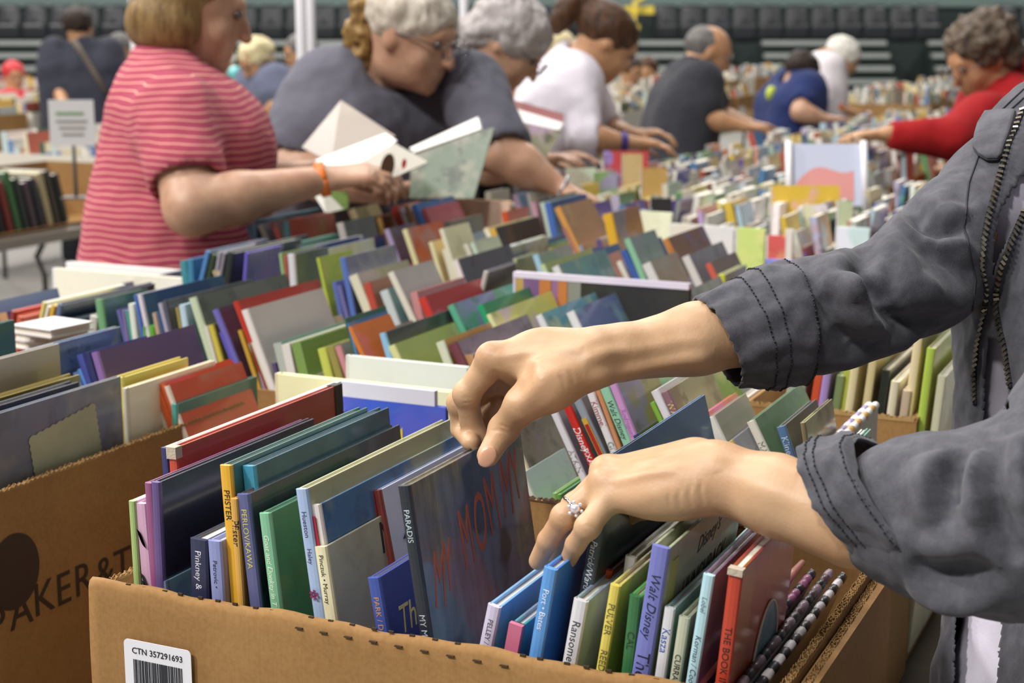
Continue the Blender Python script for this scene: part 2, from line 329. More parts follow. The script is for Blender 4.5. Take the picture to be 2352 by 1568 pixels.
def fl(u, v):
    x = -w-.004+u*(2*w+.006); s = v*1.0; wob = .0012*math.sin(u*23)+.0008*math.sin(u*61+1)
    if s < .25: a = s/.25*math.pi; return (x, -l-.0035-.0055*math.cos(math.pi-a)+.0015, FH-.006+.006*math.sin(a)+wob)
    q = (s-.25)/.75; return (x, -l-.0075-.002*math.sin(q*3)-.001*math.sin(u*9)*q, FH-.006-q*.118+wob*(1-q))
b.grid(fl, 60, 16); o = b.build('folded_flap', CARD, BX, True); sm = o.modifiers.new('s', 'SOLIDIFY'); sm.thickness = .003; sm.offset = 1
b = MB(); flutes(b, (-w+.003, -l+.012, 0), (-w+.003, l, 0), .005, FH-.006); b.build('torn_edge', CARDE, BX)
b = MB(); flutes(b, (w-.003, -l+.004, 0), (w-.003, l, 0), .0045, FH-.006, hgt=.003); b.build('torn_edge', CARDE, BX)
b = MB(); flutes(b, (w+.006, -l+.004, 0), (w+.003, l*.7, 0), .004, FH-.014, hgt=.003); b.build('torn_edge', CARDE, BX)
b = MB(); flutes(b, (-w, l-.002, 0), (w, l-.002, 0), .005, FH-.006); b.build('torn_edge', mat('card_cut_dark', 0x5e4630, .8), BX)
MB().box((w+.001, -l+.004, .02), (w+.012, l*.7, FH-.012)).build('side_flap', CARD, BX)
b = MB()                                                           # perforation slots along the crease
for i in range(30):
    x = -w+.03+i*.0165+RN.uniform(-.002, .002); b.box((x, -l-.004, FH-.0012), (x+.004, -l-.0025, FH+.0005))
for i in range(9): x = -w+.185+i*.0205; b.box((x, -l-.0094, FH-.0082), (x+.006, -l-.007, FH-.0074))
b.build('perforations', mat('perforation_shadow', 0x3a2a18, .9), BX)
# barcode label
LBL = mat('label_paper', 0xdfdfe6, .45); INKB = mat('black_ink', 0x1d2029, .5)
pTL = Yp(287, 1462, FY0-.012)-bx; pTR = Yp(441, 1494, FY0-.012)-bx; lw = pTR[0]-pTL[0]; lz = float(pTL[2]+pTR[2])/2
b = MB(); nn = 6; pts = []
for cx, cz, a0 in ((lw-.004, -.004, 0), (.004, -.004, 90), (.004, -.066, 180), (lw-.004, -.066, 270)):
    for i in range(nn+1): a = math.radians(a0+i*90/nn); pts.append((pTL[0]+cx+.004*math.cos(a), lz+cz+.004*math.sin(a)))
for y in (-l-.0138, -l-.0132):
    for p in pts: b.v.append((p[0], y, p[1]))
N = len(pts); b.f.append(tuple(range(N))[::-1]); b.f += [(i, (i+1) % N, N+(i+1) % N, N+i) for i in range(N)]
LB = b.build('sticker', LBL, BX); LB['label'] = 'white barcode label'
b = MB(); x = pTL[0]+.0085; rr = random.Random(3)
while x < pTL[0]+lw-.009:
    q = rr.choice((.0004, .0004, .0008, .0012)); b.box((x, -l-.0142, lz-.062), (x+q, -l-.0137, lz-.0155)); x += q+rr.choice((.0004, .0005, .0008))
b.build('barcode', INKB, LB)
text('lettering', 'CTN 357291693', .0069, INKB, LB, tf(0, (pTL[0]+.0075, -l-.014, lz-.0085), (1, 0, 0), (0, 0, 1)), xs=1.0)
# the box with the printed side, left
LX0, LX1, LY0, LY1 = -1.56, -1.003, .925, 1.31
BL = carton(LX0, LY0, LX1, LY1+.14, .285, 'large brown cardboard box at far left with dark printed dot and lettering on its side'); bl = Vector(BL.location)
w2 = (LX1-LX0)/2; l2 = (LY1+.14-LY0)/2
b = MB(); flutes(b, (w2-.002, -l2, 0), (w2-.002, l2, 0), .005, .2845); b.build('torn_edge', CARDE, BL)
b = MB(); b.box((-.02, l2-.145, .02), (w2-.006, l2-.141, .279)); b.build('inner_flap', CARD, BL)
PRT = mat('printed_brown_ink', 0x33241a, .7); xr = w2+.0006
for s, a_, b_ in (('BAKER&T', (0, 1440), (290, 1318)),):
    A = Xp(-8, 1436, LX1)-np.array(bl); Bv = Xp(281, 1318, LX1)-np.array(bl); 
    for i, ch in enumerate('BAKER&T'):
        c = [(-12, 1402), (48, 1400), (100, 1370), (145, 1350), (190, 1328), (240, 1312), (281, 1293)][i]; P = Xp(c[0], c[1], LX1)-np.array(bl)
        text('lettering', ch, .046, PRT, BL, tf(0, (xr, P[1], P[2]-.002), (0, 1, 0), (0, 0, 1)), align='CENTER')
P = Xp(32, 1312, LX1)-np.array(bl); b = MB(); nn = 40
b.v = [(xr+e, P[1]+.033*math.cos(6.2832*i/nn), P[2]+.036*math.sin(6.2832*i/nn)) for e in (0, .0006) for i in range(nn)]; b.f = [tuple(range(nn, 2*nn))]+[(i, (i+1) % nn, nn+(i+1) % nn, nn+i) for i in range(nn)]
b.build('printed_dot', PRT, BL)
ROWS = [1.335, 1.705, 2.075, 2.445, 2.815]
wd = {1.335: 'second', 1.705: 'third', 2.075: 'fourth', 2.445: 'fifth', 2.815: 'sixth'}
for y in ROWS:
    if y > 1.4: carton(-1.72, y-.012, -1.0, y+.345, .235, 'brown cardboard box of books in the left-hand line, %s from the front' % wd[y])
    if y != 1.705: carton(-.96, y-.012, -.30 if y < 2 else -.25, y+.345, .235 if y > 1.4 else .25, 'brown cardboard box of books in the right-hand line, %s from the front' % wd[y])
carton(-.96, 1.693, -.51, 2.05, .235, 'brown cardboard box of picture books behind the forearms, beside the paperback box')
hb = carton(-.50, 1.700, -.305, 2.24, .279, 'open cardboard box of thin paperbacks at right, beneath the grey sleeve')
b = MB(); flutes(b, (-.095, -.267, 0), (.095, -.267, 0), .006, .279, hgt=.003); flutes(b, (.095, -.267, 0), (.095, .267, 0), .006, .279, hgt=.003); b.build('torn_edge', CARDE, hb)
# left background table with its carton
LT = Zp(0, 552, .74); table(LT[0]-1.4, LT[1]-.3, LT[0]+.02, LT[1]+1.9, 'brown folding table at the left behind the woman in the striped red top'); print('LT', LT)
# ================================================= books
NB = []
def book(P, lean, t, L, spc, cvc, art=.6, zb=.745, yaw=0, label=None, group=None, name='picture_book', cat='book', board=.0022, round_=True, jacket=None, H=None, over=.003, lift=0, parts=True, row=None, bev=0, pages=None):
    P = Vector(P); lr = math.radians(lean); R = Matrix.Rotation(math.radians(yaw), 3, 'Z') @ Matrix.Rotation(lr, 3, 'Y')
    H = H or (P.z-zb)/math.cos(lr); o = P-R @ Vector((0, 0, H)); r = empty(name, o); r.rotation_euler = R.to_euler(); tag(r, label, cat, group)
    t = max(t, .004); bb = min(board, t*.3)
    b = MB(); b.box((0, .001, 0), (bb, L, H)); b.box((t-bb, .001, 0), (t, L, H)); cv = b.build('cover', COVER, r, color=(*[min(.85, v*1.3) for v in lin(cvc)], art), bevel=bev)
    b = MB(); n = 5; q = .0022 if round_ else .0006
    for z in (0, H):
        for i in range(n+1): a = math.pi*i/n; b.v.append((t/2-math.cos(a)*(t/2+.0004), .001-q*math.sin(a)**.6 if 0 < i < n else .001, z))
        b.v.append((t, .0035, z)); b.v.append((0, .0035, z))
    m_ = n+3; b.f.append(tuple(range(m_))[::-1]); b.f.append(tuple(range(m_, 2*m_))); b.f += [(i, (i+1) % m_, m_+(i+1) % m_, m_+i) for i in range(m_)]
    sp = b.build('spine', SPINE, r, color=(*lin(spc), 0), bevel=0)
    b = MB(); b.box((bb, .0035, .003), (t-bb, L-.004, H-over)); b.build('pages', PAGES, r)
    NB.append([r, float(P.x), float(P.y), float(P.z), lean, t, spc, cvc, label, row, H, L])
    return r
def spine_text(r, s, size, col, t, H, off, shear=0, xs=1.0, m=None, dx=0, spacing=1.0):
    o = text('spine_title', s, size*.5, m or INK, r, tf(0, (t/2+dx, 0, H-off*.5), (0, 0, -1), (1, 0, 0)), color=col, xs=xs, shear=shear, depth=.00004, spacing=spacing)
    for v in o.data.vertices:
        c_ = max(-.98, min(.98, (v.co.x-t/2)/(t/2+.0004))); v.co.y += .001-.0022*(1-c_*c_)**.3-.00018
    return o
def cover_text(r, s, size, col, t, y, z, shear=0, xs=1.0, rot=0, m=None, depth=.00008):
    c, q = math.cos(math.radians(rot)), math.sin(math.radians(rot))
    return text('cover_title', s, size, m or INK, r, tf(0, (t+.0001, y, z), (0, c, q), (0, -q, c)), color=col, xs=xs, shear=shear, depth=depth)
ZN = {1: (0, 780, 1.99), 2: (900, 780, 1.99), 3: (1500, 780, 1.99), 'a': (0, 560, 3.92), 'b': (400, 480, 3.92), 'c': (900, 420, 3.92), 'd': (1400, 280, 3.92), 'e': (1180, 820, 3.92), 'f': (1750, 700, 4.356)}
def px(z, x, y): o = ZN[z]; return o[0]+x/o[2], o[1]+y/o[2]
def zbook(z, x, y, x2, y2, wpx, spc, cvc, art=.6, Y=None, L=.22, far=None, **k):
    X1, Y1 = px(z, x, y); X2, Y2 = px(z, x2, y2); ln = k.pop('ln', None); mL = k.pop('maxL', .33)
    row = None
    if Y is None:
        Y = min(ROWS, key=lambda q: abs(Yp(X1, Y1, q)[2]-1.075)); row = Y
        if Yp(X1, Y1, Y)[2] > 1.095: Y = float(Zp(X1, Y1, 1.07)[1]); L = .2; far = None
    T = Yp(X1, Y1, Y); Bt = Yp(X2, Y2, Y); d = T-Bt; lean = math.degrees(math.atan2(d[0], d[2])) if ln is None else ln
    lean = max(-28, min(28, lean)); t = (Yp(X1+wpx/ZN[z][2], Y1, Y)[0]-T[0])*math.cos(math.radians(lean))
    if far:
        q = Xp(*px(z, *far), T[0]+t); L = max(.1, min(mL, q[1]-Y))
    return book(T, lean, t, L, spc, cvc, art, row=row, **k), t, NB[-1][10], L
# ------------------------------------------------ books of the front box
FG = dict(group='picture books standing in the front box', bev=.0005)
def FB(z, x, y, x2, y2, w, sc, cc, lab, art=.6, Y=.945, L=.22, far=None, titles=(), **k):
    kk = dict(FG); kk.update(k)
    r, t, H, L = zbook(z, x, y, x2, y2, w, sc, cc, art, Y, L, far, label=lab, **kk)
    for (s, size, col, off, sh) in titles: spine_text(r, s, size, col, t, H, off, sh)
    return r, t, H, L
WHT = 0xe9e8ee; BLK = 0x17171c
FB(1, 590, 735, 612, 1080, 24, 0x9cb872, 0xc9cfc0, 'thin picture book with pale green spine, leftmost in the front box', L=.17)
r, t, H, L = FB(1, 619, 745, 648, 1085, 46, 0xcfa6c2, 0xc79bb8, 'pink and white picture book with black zebra marks, second from left in the front box', L=.18, Y=.947)
b = MB()
for i, (z0, s) in enumerate(((.02, 1), (.035, -1), (.055, 1), (.075, -1), (.09, 1), (.105, 1))):
    b.grid(lambda u, v: (t*(.1+.75*u) if s > 0 else t*(.9-.75*u), -.0022-.0004, H-z0-.014*u*s-(v-.5)*.007*math.sin(u*3.1)), 6, 2)
b.build('printed_stripes', INKB, r)
FB(1, 663, 652, 690, 1090, 30, 0x8e4e7c, 0x7a3f6b, 'tall magenta-spined picture book, pressed against the dark purple one in the front box', .3, far=(1400, 350))
r, t, H, L = FB(1, 693, 648, 714, 1095, 34, 0x5d4a80, 0x2a2438, 'tall dark navy and purple picture book near the left end of the front box', .25, far=(1436, 355), Y=.944)
cover_text(r, 'Clancy', .018, 0x8c7c58, t, .03, H-.145, .2)
r, t, H, L = FB(1, 737, 492, 745, 600, 26, 0x2d2f66, 0xd9d4cf, 'thin navy-spined book tucked behind the worn red book', Y=1.0, L=.27)
r, t, H, L = FB(1, 770, 490, 778, 600, 36, 0xb4442c, 0xa03e28, 'worn red hardcover with frayed pale corner, standing tallest at the left of the front box', .12, Y=1.0, far=(1558, 203))
b = MB(); b.box((-.0006, -.0027, H-.009), (t+.0009, .006, H+.0006)); b.build('worn_corner', mat('frayed_board', 0xb7ab98, .9, bmp=.6, bsc=500), r)
b = MB()
for i in range(4):                                                 # printed animal paw with claws on the red cover
    y = L*.36+i*.008; b.grid(lambda u, v: (t+.0006, y+.0022*(v-.5)*(1-u)+.002*u*(i-1.5), H-.042+.02*u), 5, 2)
b.build('printed_claws', mat('claw_white', 0xcfc6b4, .5), r)
b = MB(); nn = 18; b.v = [(t+.0005, L*.40+.017*math.cos(6.283*i/nn), H-.052+.013*math.sin(6.283*i/nn)) for i in range(nn)]; b.f = [tuple(range(nn))]; b.build('printed_paw', INKB, r)
cover_text(r, 'St', .034, 0x9a6a3c, t, L*.66, H-.03, .1, .8, 6)
MB().box((-.0006, L-.012, 0), (t+.0009, L+.001, H+.0005)).build('back_strip', mat('yellow_black_strip', 0x2b2618, .5, var=.5, vsc=60), r)
FB(1, 730, 1100, 735, 1140, 30, 0x6f8299, 0x667f9c, 'short blue painted picture book low beside the navy spine in the front box', .8, zb=.745, L=.2)
r, t, H, L = FB(1, 868, 905, 874, 1110, 76, 0x262c4c, 0x1e2236, 'short thick navy book with dark plaid spine and white lettering', .3, L=.17, titles=[('Pinkney &', .0155, 0xd3d3dd, .017, 0)], Y=.943)
r, t, H, L = FB(1, 950, 915, 965, 1140, 58, 0x8790c2, 0x8088b8, 'short lavender-blue book with dark spine lettering beside the navy one', .2, L=.18, titles=[('Petrovic \u2022', .011, 0x30344c, .03, 0)], Y=.942)
r, t, H, L = FB(1, 1005, 572, 1030, 870, 48, 0xe0ab2e, 0x39605f, 'tall book with bright yellow spine and dark teal cover in the front box', .4, far=(1680, 308), titles=[('PFISTER', .014, BLK, .037, 0)], Y=.95)
r, t, H, L = FB(1, 1107, 575, 1122, 720, 54, 0x3f93b0, 0x1e4c5e, 'tall turquoise-blue book with worn top corners beside the yellow-spined one', .3, far=(1778, 312), Y=.965)
r, t, H, L = FB(1, 1056, 725, 1086, 1170, 26, 0xcf9f4c, 0x9f8044, 'ochre-spined book squeezed left of the violet landscape-patterned spine', .3, titles=[('Pfister', .016, BLK, .032, 0)], Y=.943)
r, t, H, L = FB(1, 1083, 705, 1140, 1190, 52, 0x5a5e8c, 0x22313a, 'book with violet and green landscape spine and yellow capital lettering', .7, far=(1828, 392), titles=[('PERLOV/KAWA', .0135, 0xc9bf62, .022, 0)])
b = MB(); b.box((0, -.0029, H-.17), (t, -.0022, H-.115)); b.build('printed_meadow', mat('meadow_print', 0x5f7f52, .45, var=.5, vsc=60), r)
r, t, H, L = FB(1, 1185, 792, 1238, 1220, 46, 0x7dba95, 0x2c6b52, 'mint-spined green picture book with a red shape on its cover', .3, L=.17, titles=[('Goat and Donkey in T', .012, 0xdfe8cf, .032, .25)])
b = MB(); b.v = [(t+.0006, .05, H-.03), (t+.0006, .085, H-.075), (t+.0006, .045, H-.062)]; b.f = [(0, 1, 2)]; b.build('red_kite', mat('kite_red', 0x9d4a3d, .5), r)
r, t, H, L = FB(1, 1352, 682, 1432, 1240, 50, 0x9fb5d8, 0x9c9c7c, 'light blue spined book with purple lettering and flower, khaki cover', .4, far=(2060, 378), titles=[('Hueston', .0115, 0x4a3d66, .033, 0), ('Haley', .0105, 0x4a3d66, .089, 0)])
b = MB(); 
for i in range(5): a = i*1.2566; b.grid(lambda u, v: (t/2+(.0008+.003*u)*math.cos(a)+(v-.5)*.0024*math.sin(a), -.0031, H-.079+(.0008+.003*u)*math.sin(a)-(v-.5)*.0024*math.cos(a)), 2, 2)
b.build('printed_flower', mat('flower_purple', 0x7b2f63, .5), r)
r, t, H, L = FB(1, 1410, 755, 1440, 940, 50, 0xe4dcd8, 0x35618c, 'book with white spine, small red band lettering and blue sky cover', .5, far=(2150, 462), Y=.95)
b = MB(); b.box((t*.15, -.0029, H-.036), (t*.62, -.0022, H-.008)); b.build('red_band', mat('band_red', 0xa8283c, .45), r); spine_text(r, 'HOLD TIGHT', .0098, WHT, t, H, .020, dx=-.001)
r, t, H, L = FB(1, 1438, 945, 1484, 1255, 52, 0xe3dcb6, 0xa5a18a, 'cream book with dark spine names and grey-tan cover in the front box', .25, L=.17, titles=[('Pinczuk \u2022 Murray', .0108, 0x2a2c2c, .012, 0)])
cover_text(r, 'M', .036, 0x33342f, t, .075, H-.018, 0, .8)
FB(1, 1677, 697, 1727, 1000, 26, 0x9a2f28, 0x8d2a22, 'thin dark red hardcover leaning beside the white and blue picture book', .2, Y=1.025, far=(2190, 480))
r, t, H, L = FB(1, 1706, 690, 1762, 985, 30, 0x8b3a30, 0xb4bcd6, 'picture book with red spine top and pale blue cover showing dark fish shapes', .1, Y=1.028, far=(2250, 470))
b = MB()
for zz in (.045, .075): b.grid(lambda u, v: (t+.0006, .02+.06*u, H-zz+.02*u+(v-.5)*.018*math.sin(min(1, u*1.1)*3.0)), 8, 3)
b.build('printed_fish', mat('fish_ink', 0x2a3550, .5), r)
r, t, H, L = FB(1, 1680, 1088, 1716, 1300, 54, 0x3a50a0, 0x2b3a86, 'short royal blue book with gold lettering left of the grey painted book', .2, L=.075, titles=[('PARK / D', .0125, 0xc08a4a, .028, 0)])
cover_text(r, 'The', .030, 0xcfc48c, t, .016, H-.040, .2, .8)
# the lifted dark book
MM = NT('painted_grey_cover'); co = MM.coord(); st = MM.noise(MM.coord('Object', (1, 45, 9)), 2, 4, .6); n1 = MM.noise(co, 9, 3, .6)
c = MM.ramp(st.outputs[0], [(.2, 0x4a4c58), (.5, 0x62646f), (.8, 0x767882)]); r1 = MM.n('ShaderNodeMapRange'); r1.inputs[1].default_value = .5; r1.inputs[2].default_value = .62; MM.l(n1.outputs[0], r1.inputs[0])
c = MM.mix(r1.outputs[0], c, MM.ramp(st.outputs[0], [(.3, 0x4d4a40), (.7, 0x8a8264)])); n3 = MM.noise(co, 14, 2); r2 = MM.n('ShaderNodeMapRange'); r2.inputs[1].default_value = .56; r2.inputs[2].default_value = .6; MM.l(n3.outputs[0], r2.inputs[0])
c = MM.mix(r2.outputs[0], c, (.035, .036, .042)); MM.l(c, MM.b.inputs['Base Color']); MM.set(Roughness=.4, Coat_Weight=.7, Coat_Roughness=.08); MM.bump(MM.noise(co, 22, 3).outputs[0], .7, .004)
r, t, H, L = FB(2, 28, 668, 128, 1340, 50, 0x1d2530, 0x4a4d5c, 'dark grey painted picture book with orange scratched title, being lifted by the upper hand', .4, far=(585, 402), titles=[('PARADIS', .0125, 0xb9cad2, .034, 0), ('MY MO', .0135, 0xa9b6c2, .188, 0)], Y=.945)
for ch in r.children:
    if ch.name.startswith('cover'): ch.data.materials[0] = MM.m
MOM = (r, t, H, L)
OR = mat('orange_paint', 0xb0573f, .6)
for i, (ch, y, z, s) in enumerate((('M', .022, .070, .030), ('Y', .040, .066, .028), ('M', .070, .056, .033), ('O', .094, .050, .033), ('M', .118, .044, .034), ('M', .146, .037, .034), ('Y', .168, .032, .03))): cover_text(r, ch, s*2.0, None, t, y-.008, H-z-.006, .1, .40, (-9, -3, 3, -4, 5, -2, 6)[i], OR)
# right group
r, t, H, L = FB(2, 440, 1205, 402, 1390, 57, 0xc9c3dc, 0x6f9cc4, 'white-lavender spined book with slim dark letters, just right of the lifted grey book', .3, far=(695, 1025), titles=[('PELLEY / Sa', .0105, 0x4c4b58, .02, 0)])
r, t, H, L = FB(2, 549, 1290, 527, 1410, 54, 0x1c1e24, 0x2f7e86, 'short teal book with pink cap on its black spine', .3, L=.14, titles=[('PA', .012, WHT, .034, 0)])
MB().box((-.0008, -.0031, H-.026), (t+.0004, .001, H+.0006)).build('pink_band', mat('pink_print', 0xc26a88, .5), r)
r, t, H, L = FB(2, 697, 1036, 628, 1440, 57, 0x5a97d8, 0x3b79c0, 'bright sky-blue book with playful white lettering and a small white bird on the spine', .15, far=(890, 930), titles=[('Port \u2022 Bates', .0125, 0xdbe4f4, .03, 0)], Y=.943)
b = MB(); nn = 14
for (cx, cz, rx, rz) in ((.5, .112, .004, .003), (.72, .107, .003, .0022), (.35, .118, .0035, .0015)):
    q = len(b.v); b.v += [(t*cx+rx*math.cos(6.283*i/nn), -.0031, H-cz+rz*math.sin(6.283*i/nn)) for i in range(nn)]; b.f.append(tuple(range(q, q+nn)))
b.build('printed_bird', mat('bird_white', 0xe8dccd, .5), r)
r, t, H, L = FB(2, 920, 815, 866, 1110, 54, 0x39424e, 0x2a3338, 'dark slate book with white bold lettering under the lower palm', .7, L=.23, titles=[('Patrick/Ward', .0135, 0xd6dbe2, .03, .2)], Y=.975, over=.008)
FB(2, 948, 1035, 932, 1095, 60, 0xd4532a, 0x7c2b1c, 'bright orange-red book whose spine top peeks behind the white-spined book', .3, Y=1.0, L=.2)
FB(2, 1068, 985, 1060, 1045, 48, 0xd9d4cf, 0x9d978c, 'cream-white book end just left of the periwinkle book, set further back', .3, Y=1.0, L=.2)
r, t, H, L = FB(2, 833, 1180, 782, 1465, 62, 0xd6d5da, 0x8a9cb4, 'white-spined book with thin round dark lettering in the front box', .35, L=.2, titles=[('Ransome', .0165, 0x3c4048, .03, 0)])
r, t, H, L = FB(2, 1000, 1115, 937, 1490, 44, 0xd3c256, 0xb9ad62, 'yellow book with olive capitals and a small blue star on its spine', .3, L=.2, titles=[('PULVER', .0135, 0x5f5a30, .026, 0), ('REED', .0135, 0x5f5a30, .094, 0)])
MB().box((t*.3, -.0031, H-.087), (t*.7, -.0026, H-.081)).build('printed_star', mat('star_blue', 0x5583c8, .5), r)
FB(2, 1088, 1165, 1052, 1500, 50, 0x2f6a3c, 0x3f7f3c, 'green picture book between the yellow spine and the periwinkle spine', .6, L=.17, titles=[('CAL', .014, 0x1f3a24, .05, 0)])
r, t, H, L = FB(2, 1192, 935, 1099, 1520, 78, 0x7176bb, 0x8c967c, 'thick periwinkle book with large dark spine lettering and green painted cover', .3, far=(1620, 640), titles=[('Walt Disney', .0185, 0x1b1e3a, .036, .3), ('The Hunch', .025, 0x1b1e3a, .150, 0)], Y=.942, over=.01)
MB().box((t-.0002, .012, H-.13), (t+.0009, .024, H-.012)).build('yellow_tape', mat('yellow_green_tape', 0xa7ad5e, .4), r)
cover_text(r, "Disney's", .017, 0x23271e, t, .068, H-.02, .3, .9, 5); cover_text(r, 'HUNCHBACK', .025, 0x1d1f1a, t, .045, H-.048, .1, .62, 2); cover_text(r, 'of NOTRE DAME', .018, 0x1d1f1a, t, .045, H-.072, .1, .6, 2)
r, t, H, L = FB(2, 1248, 1220, 1202, 1540, 44, 0xdcdce2, 0x85a7a6, 'white-spined book with blue bold lettering and pale aqua cover', .3, L=.2, titles=[('Kasza', .0155, 0x2d5cae, .028, 0)])
r, t, H, L = FB(2, 1314, 1262, 1272, 1540, 46, 0xb9bea6, 0x8c9a7c, 'short grey-green book with dark capital spine lettering', .3, L=.14, titles=[('CURRAN', .0115, 0x2c3030, .052, 0)])
r, t, H, L = FB(2, 1425, 1068, 1345, 1560, 48, 0xaed3dd, 0x6c5a72, 'pale cyan spined book with thin italic lettering beside the worn red one', .4, far=(1690, 830), titles=[('Lobel', .010, 0x6d7f86, .03, .2), ('Korman / Cooke', .0115, 0x4a5a66, .085, .2)])
r, t, H, L = FB(2, 1545, 1040, 1480, 1560, 60, 0xb23a22, 0x983222, 'worn glossy red book with a round cartoon picture on its cover', .2, far=(1860, 870), titles=[('THE BOOK IN A', .0135, 0x3a1510, .08, 0)], over=.001)
MB().box((-.0006, -.0028, H-.004), (t+.0008, .004, H+.0007)).build('worn_corner', MATS['frayed_board'], r)
b = MB(); nn = 32; b.v = [(t+.0008, .085+.030*math.cos(6.283*i/nn), H-.10+.050*math.sin(6.283*i/nn)) for i in range(nn)]; b.f = [tuple(range(nn))]; b.build('printed_oval', mat('oval_print', 0x6f8f9c, .45, var=.6, vsc=70), r)
b = MB(); b.tube([(t+.001, .085+.030*math.cos(6.283*i/nn), H-.10+.050*math.sin(6.283*i/nn)) for i in range(nn)], .0009, 5, closed=True); b.build('oval_rim', mat('rim_pale', 0xd9c7b4, .5), r)
# comb-bound thin books lying against the right wall
def combbind(r, x, y0, y1, step, cols, rad):
    P = []; R_ = []; CC = []; y = y0; i = 0
    while y < y1:
        c = lin(cols[i % len(cols)])
        for f in (0, .12, .8, .92): P.append((x, y+step*f, -.001)); R_.append(rad*(.7 if f in (0, .92) else 1)); CC += [c]*8
        y += step; i += 1
    o = MB().tube(P, R_, 8).build('comb_binding', MATS['vc'], r, smooth=True); paint(o, CC)
def comb(x, z, lean, t, L, cols, cov, lab, y0=.96, step=.0115):
    r = empty('comb_bound_booklet', (x, y0, z)); r.rotation_euler = (0, math.radians(lean), 0); tag(r, lab, 'booklet', 'comb-bound booklets at the right end of the front box')
    H = (z-.75)/math.cos(math.radians(lean)); b = MB(); b.box((0, 0, -H), (t*.45, L, 0)); b.build('cover', COVER, r, color=(*lin(cov), .5)); MB().box((t*.47, .001, -H), (t*.95, L-.002, -.003)).build('pages', PAGES, r)
    combbind(r, t/2, .004, L-.006, step, cols, t*.62)
    return r
comb(-.325, 1.012, 24, .007, .25, [0x2e3f4a, 0x3c7a4a, 0x283a8c, 0xa3a34a, 0x333333], 0x2c2a30, 'dark booklet with multicoloured comb binding, next to the worn red book', .95, .006)
comb(-.308, 1.012, 24, .006, .26, [0xb9786a], 0xa8695c, 'thin booklet with plain salmon-coloured spine at the right of the front box', .945, .3)
comb(-.2935, 1.013, 24, .006, .26, [0xb76a94, 0xa45c86, 0x2b2228], 0xa5608a, 'thin pink booklet with black-dotted comb binding', .945, .012)
comb(-.281, 1.013, 24, .006, .26, [0x54373f, 0x8c7580, 0x241c20], 0x5a3e48, 'maroon booklet with grey and black comb binding', .945, .013)
comb(-.2685, 1.014, 22, .0058, .26, [0xd2cbcf, 0x1f1d21], 0x8d8890, 'booklet with black and white blocked comb binding against the right box wall', .945, .014)
# ------------------------------------------------ second row, behind the front box, readable spines
def GB(x, y, x2, y2, w, sc, cc, lab, art=.6, far=None, titles=(), z='e', Y=1.34, **k):
    X1, Y1 = px(z, x, y); X2, Y2 = px(z, x2, y2); T_ = Yp(X1, Y1, Y); B_ = Yp(X2, Y2, Y); sl_ = max(.01, (B_[0]-T_[0])/(T_[2]-B_[2])) if k.get('ln') is None and abs(Y2-Y1) > 3 else .01
    if z != 'e' or T_[0] > -.45: k.setdefault('zb', max(.745, float(T_[2]-(-.335-T_[0])/sl_)) if T_[0] < -.34 else (.745 if sl_ < .02 else float(T_[2])-.08)); k['maxL'] = .25
    r, t, H, L = zbook(z, x, y, x2, y2, w, sc, cc, art, Y, k.pop('L', .22), far, label=lab, group='picture books leaning in the second right-hand box', **k)
    for (s, size, col, off, sh) in titles: spine_text(r, s, size, col, t, H, off, sh)
    return r, t, H, L
GB(-40, 690, 90, 1000, 24, 0xd9c9a9, 0x6f6658, 'tan and brown illustrated book leaning right behind the lifted grey book', .8, far=(372, 470), L=.2, Y=1.36)
r, t, H, L = GB(60, 1050, 120, 1190, 20, 0xc6cfc6, 0xa3b5b0, 'pale green-grey book with a small yellow-green motif, leaning behind the lifted book', .25, far=(393, 768), Y=1.335)
b = MB(); b.box((t, L-.05, H-.05), (t+.0006, L-.03, H-.02)); b.build('printed_motif', mat('motif_olive', 0x8f9c2e, .5), r)
r, t, H, L = GB(300, 430, 560, 1010, 62, 0xd8d4da, 0x7d7681, 'white-spined tall book with pale capital lettering, left of the bright red spine', .2, titles=[('ATKIN', .016, 0x6c6a70, .095, 0)], far=(700, 250))
r, t, H, L = GB(428, 408, 700, 1030, 72, 0xc62a20, 0x6d6c72, 'bright red spined book with white lettering behind the two hands', .4, titles=[('Disney', .019, WHT, .052, .25), ('PIXAR', .015, WHT, .097, 0)])
r, t, H, L = GB(540, 400, 760, 850, 70, 0x8e979f, 0x55606c, 'grey-blue book with a red and yellow badge on its spine', .6, over=.003)
MB().box((t*.1, -.0031, H-.062), (t*.85, -.0025, H-.018)).build('yellow_badge', mat('badge_yellow', 0xcaa23a, .5), r); MB().box((t*.2, -.0036, H-.056), (t*.75, -.003, H-.024)).build('red_badge', mat('badge_red', 0xa8281f, .5), r)
GB(656, 320, 878, 880, 66, 0xdfdbdc, 0xb4633c, 'white spined book with red and grey names, between the grey and the mint spines', .6, titles=[('Kimmel', .017, 0x9c3c34, .018, 0), ('Gilpin', .0165, 0x6c8a7c, .1, 0)])
GB(735, 285, 950, 865, 28, 0xc98a5c, 0x8a6e9a, 'thin book with multicoloured orange and violet spine beside the mint one', .9)
GB(765, 262, 1010, 850, 88, 0x92c7a6, 0x7cb592, 'mint green spined book with dark script lettering', .2, titles=[('Walt Disney', .0155, 0x2c3a34, .03, .3)])
GB(858, 240, 1090, 830, 66, 0xc793c6, 0x8d8154, 'pink-lilac spined book with olive painted cover', .7, far=(1250, 140), titles=[('Rodriguez', .014, 0xb074b0, .05, .2)])
GB(1060, 712, 1100, 800, 66, 0x28406c, 0x4a5630, 'short navy-spined book with blue top edge and green cover', .7, far=(1262, 535), L=.15)
GB(1228, 415, 1375, 700, 44, 0x7fae3a, 0x63843a, 'lime green spined book beside the white and mauve spines', .6, titles=[('LEAF', .014, 0x3d5c1c, .05, 0)])
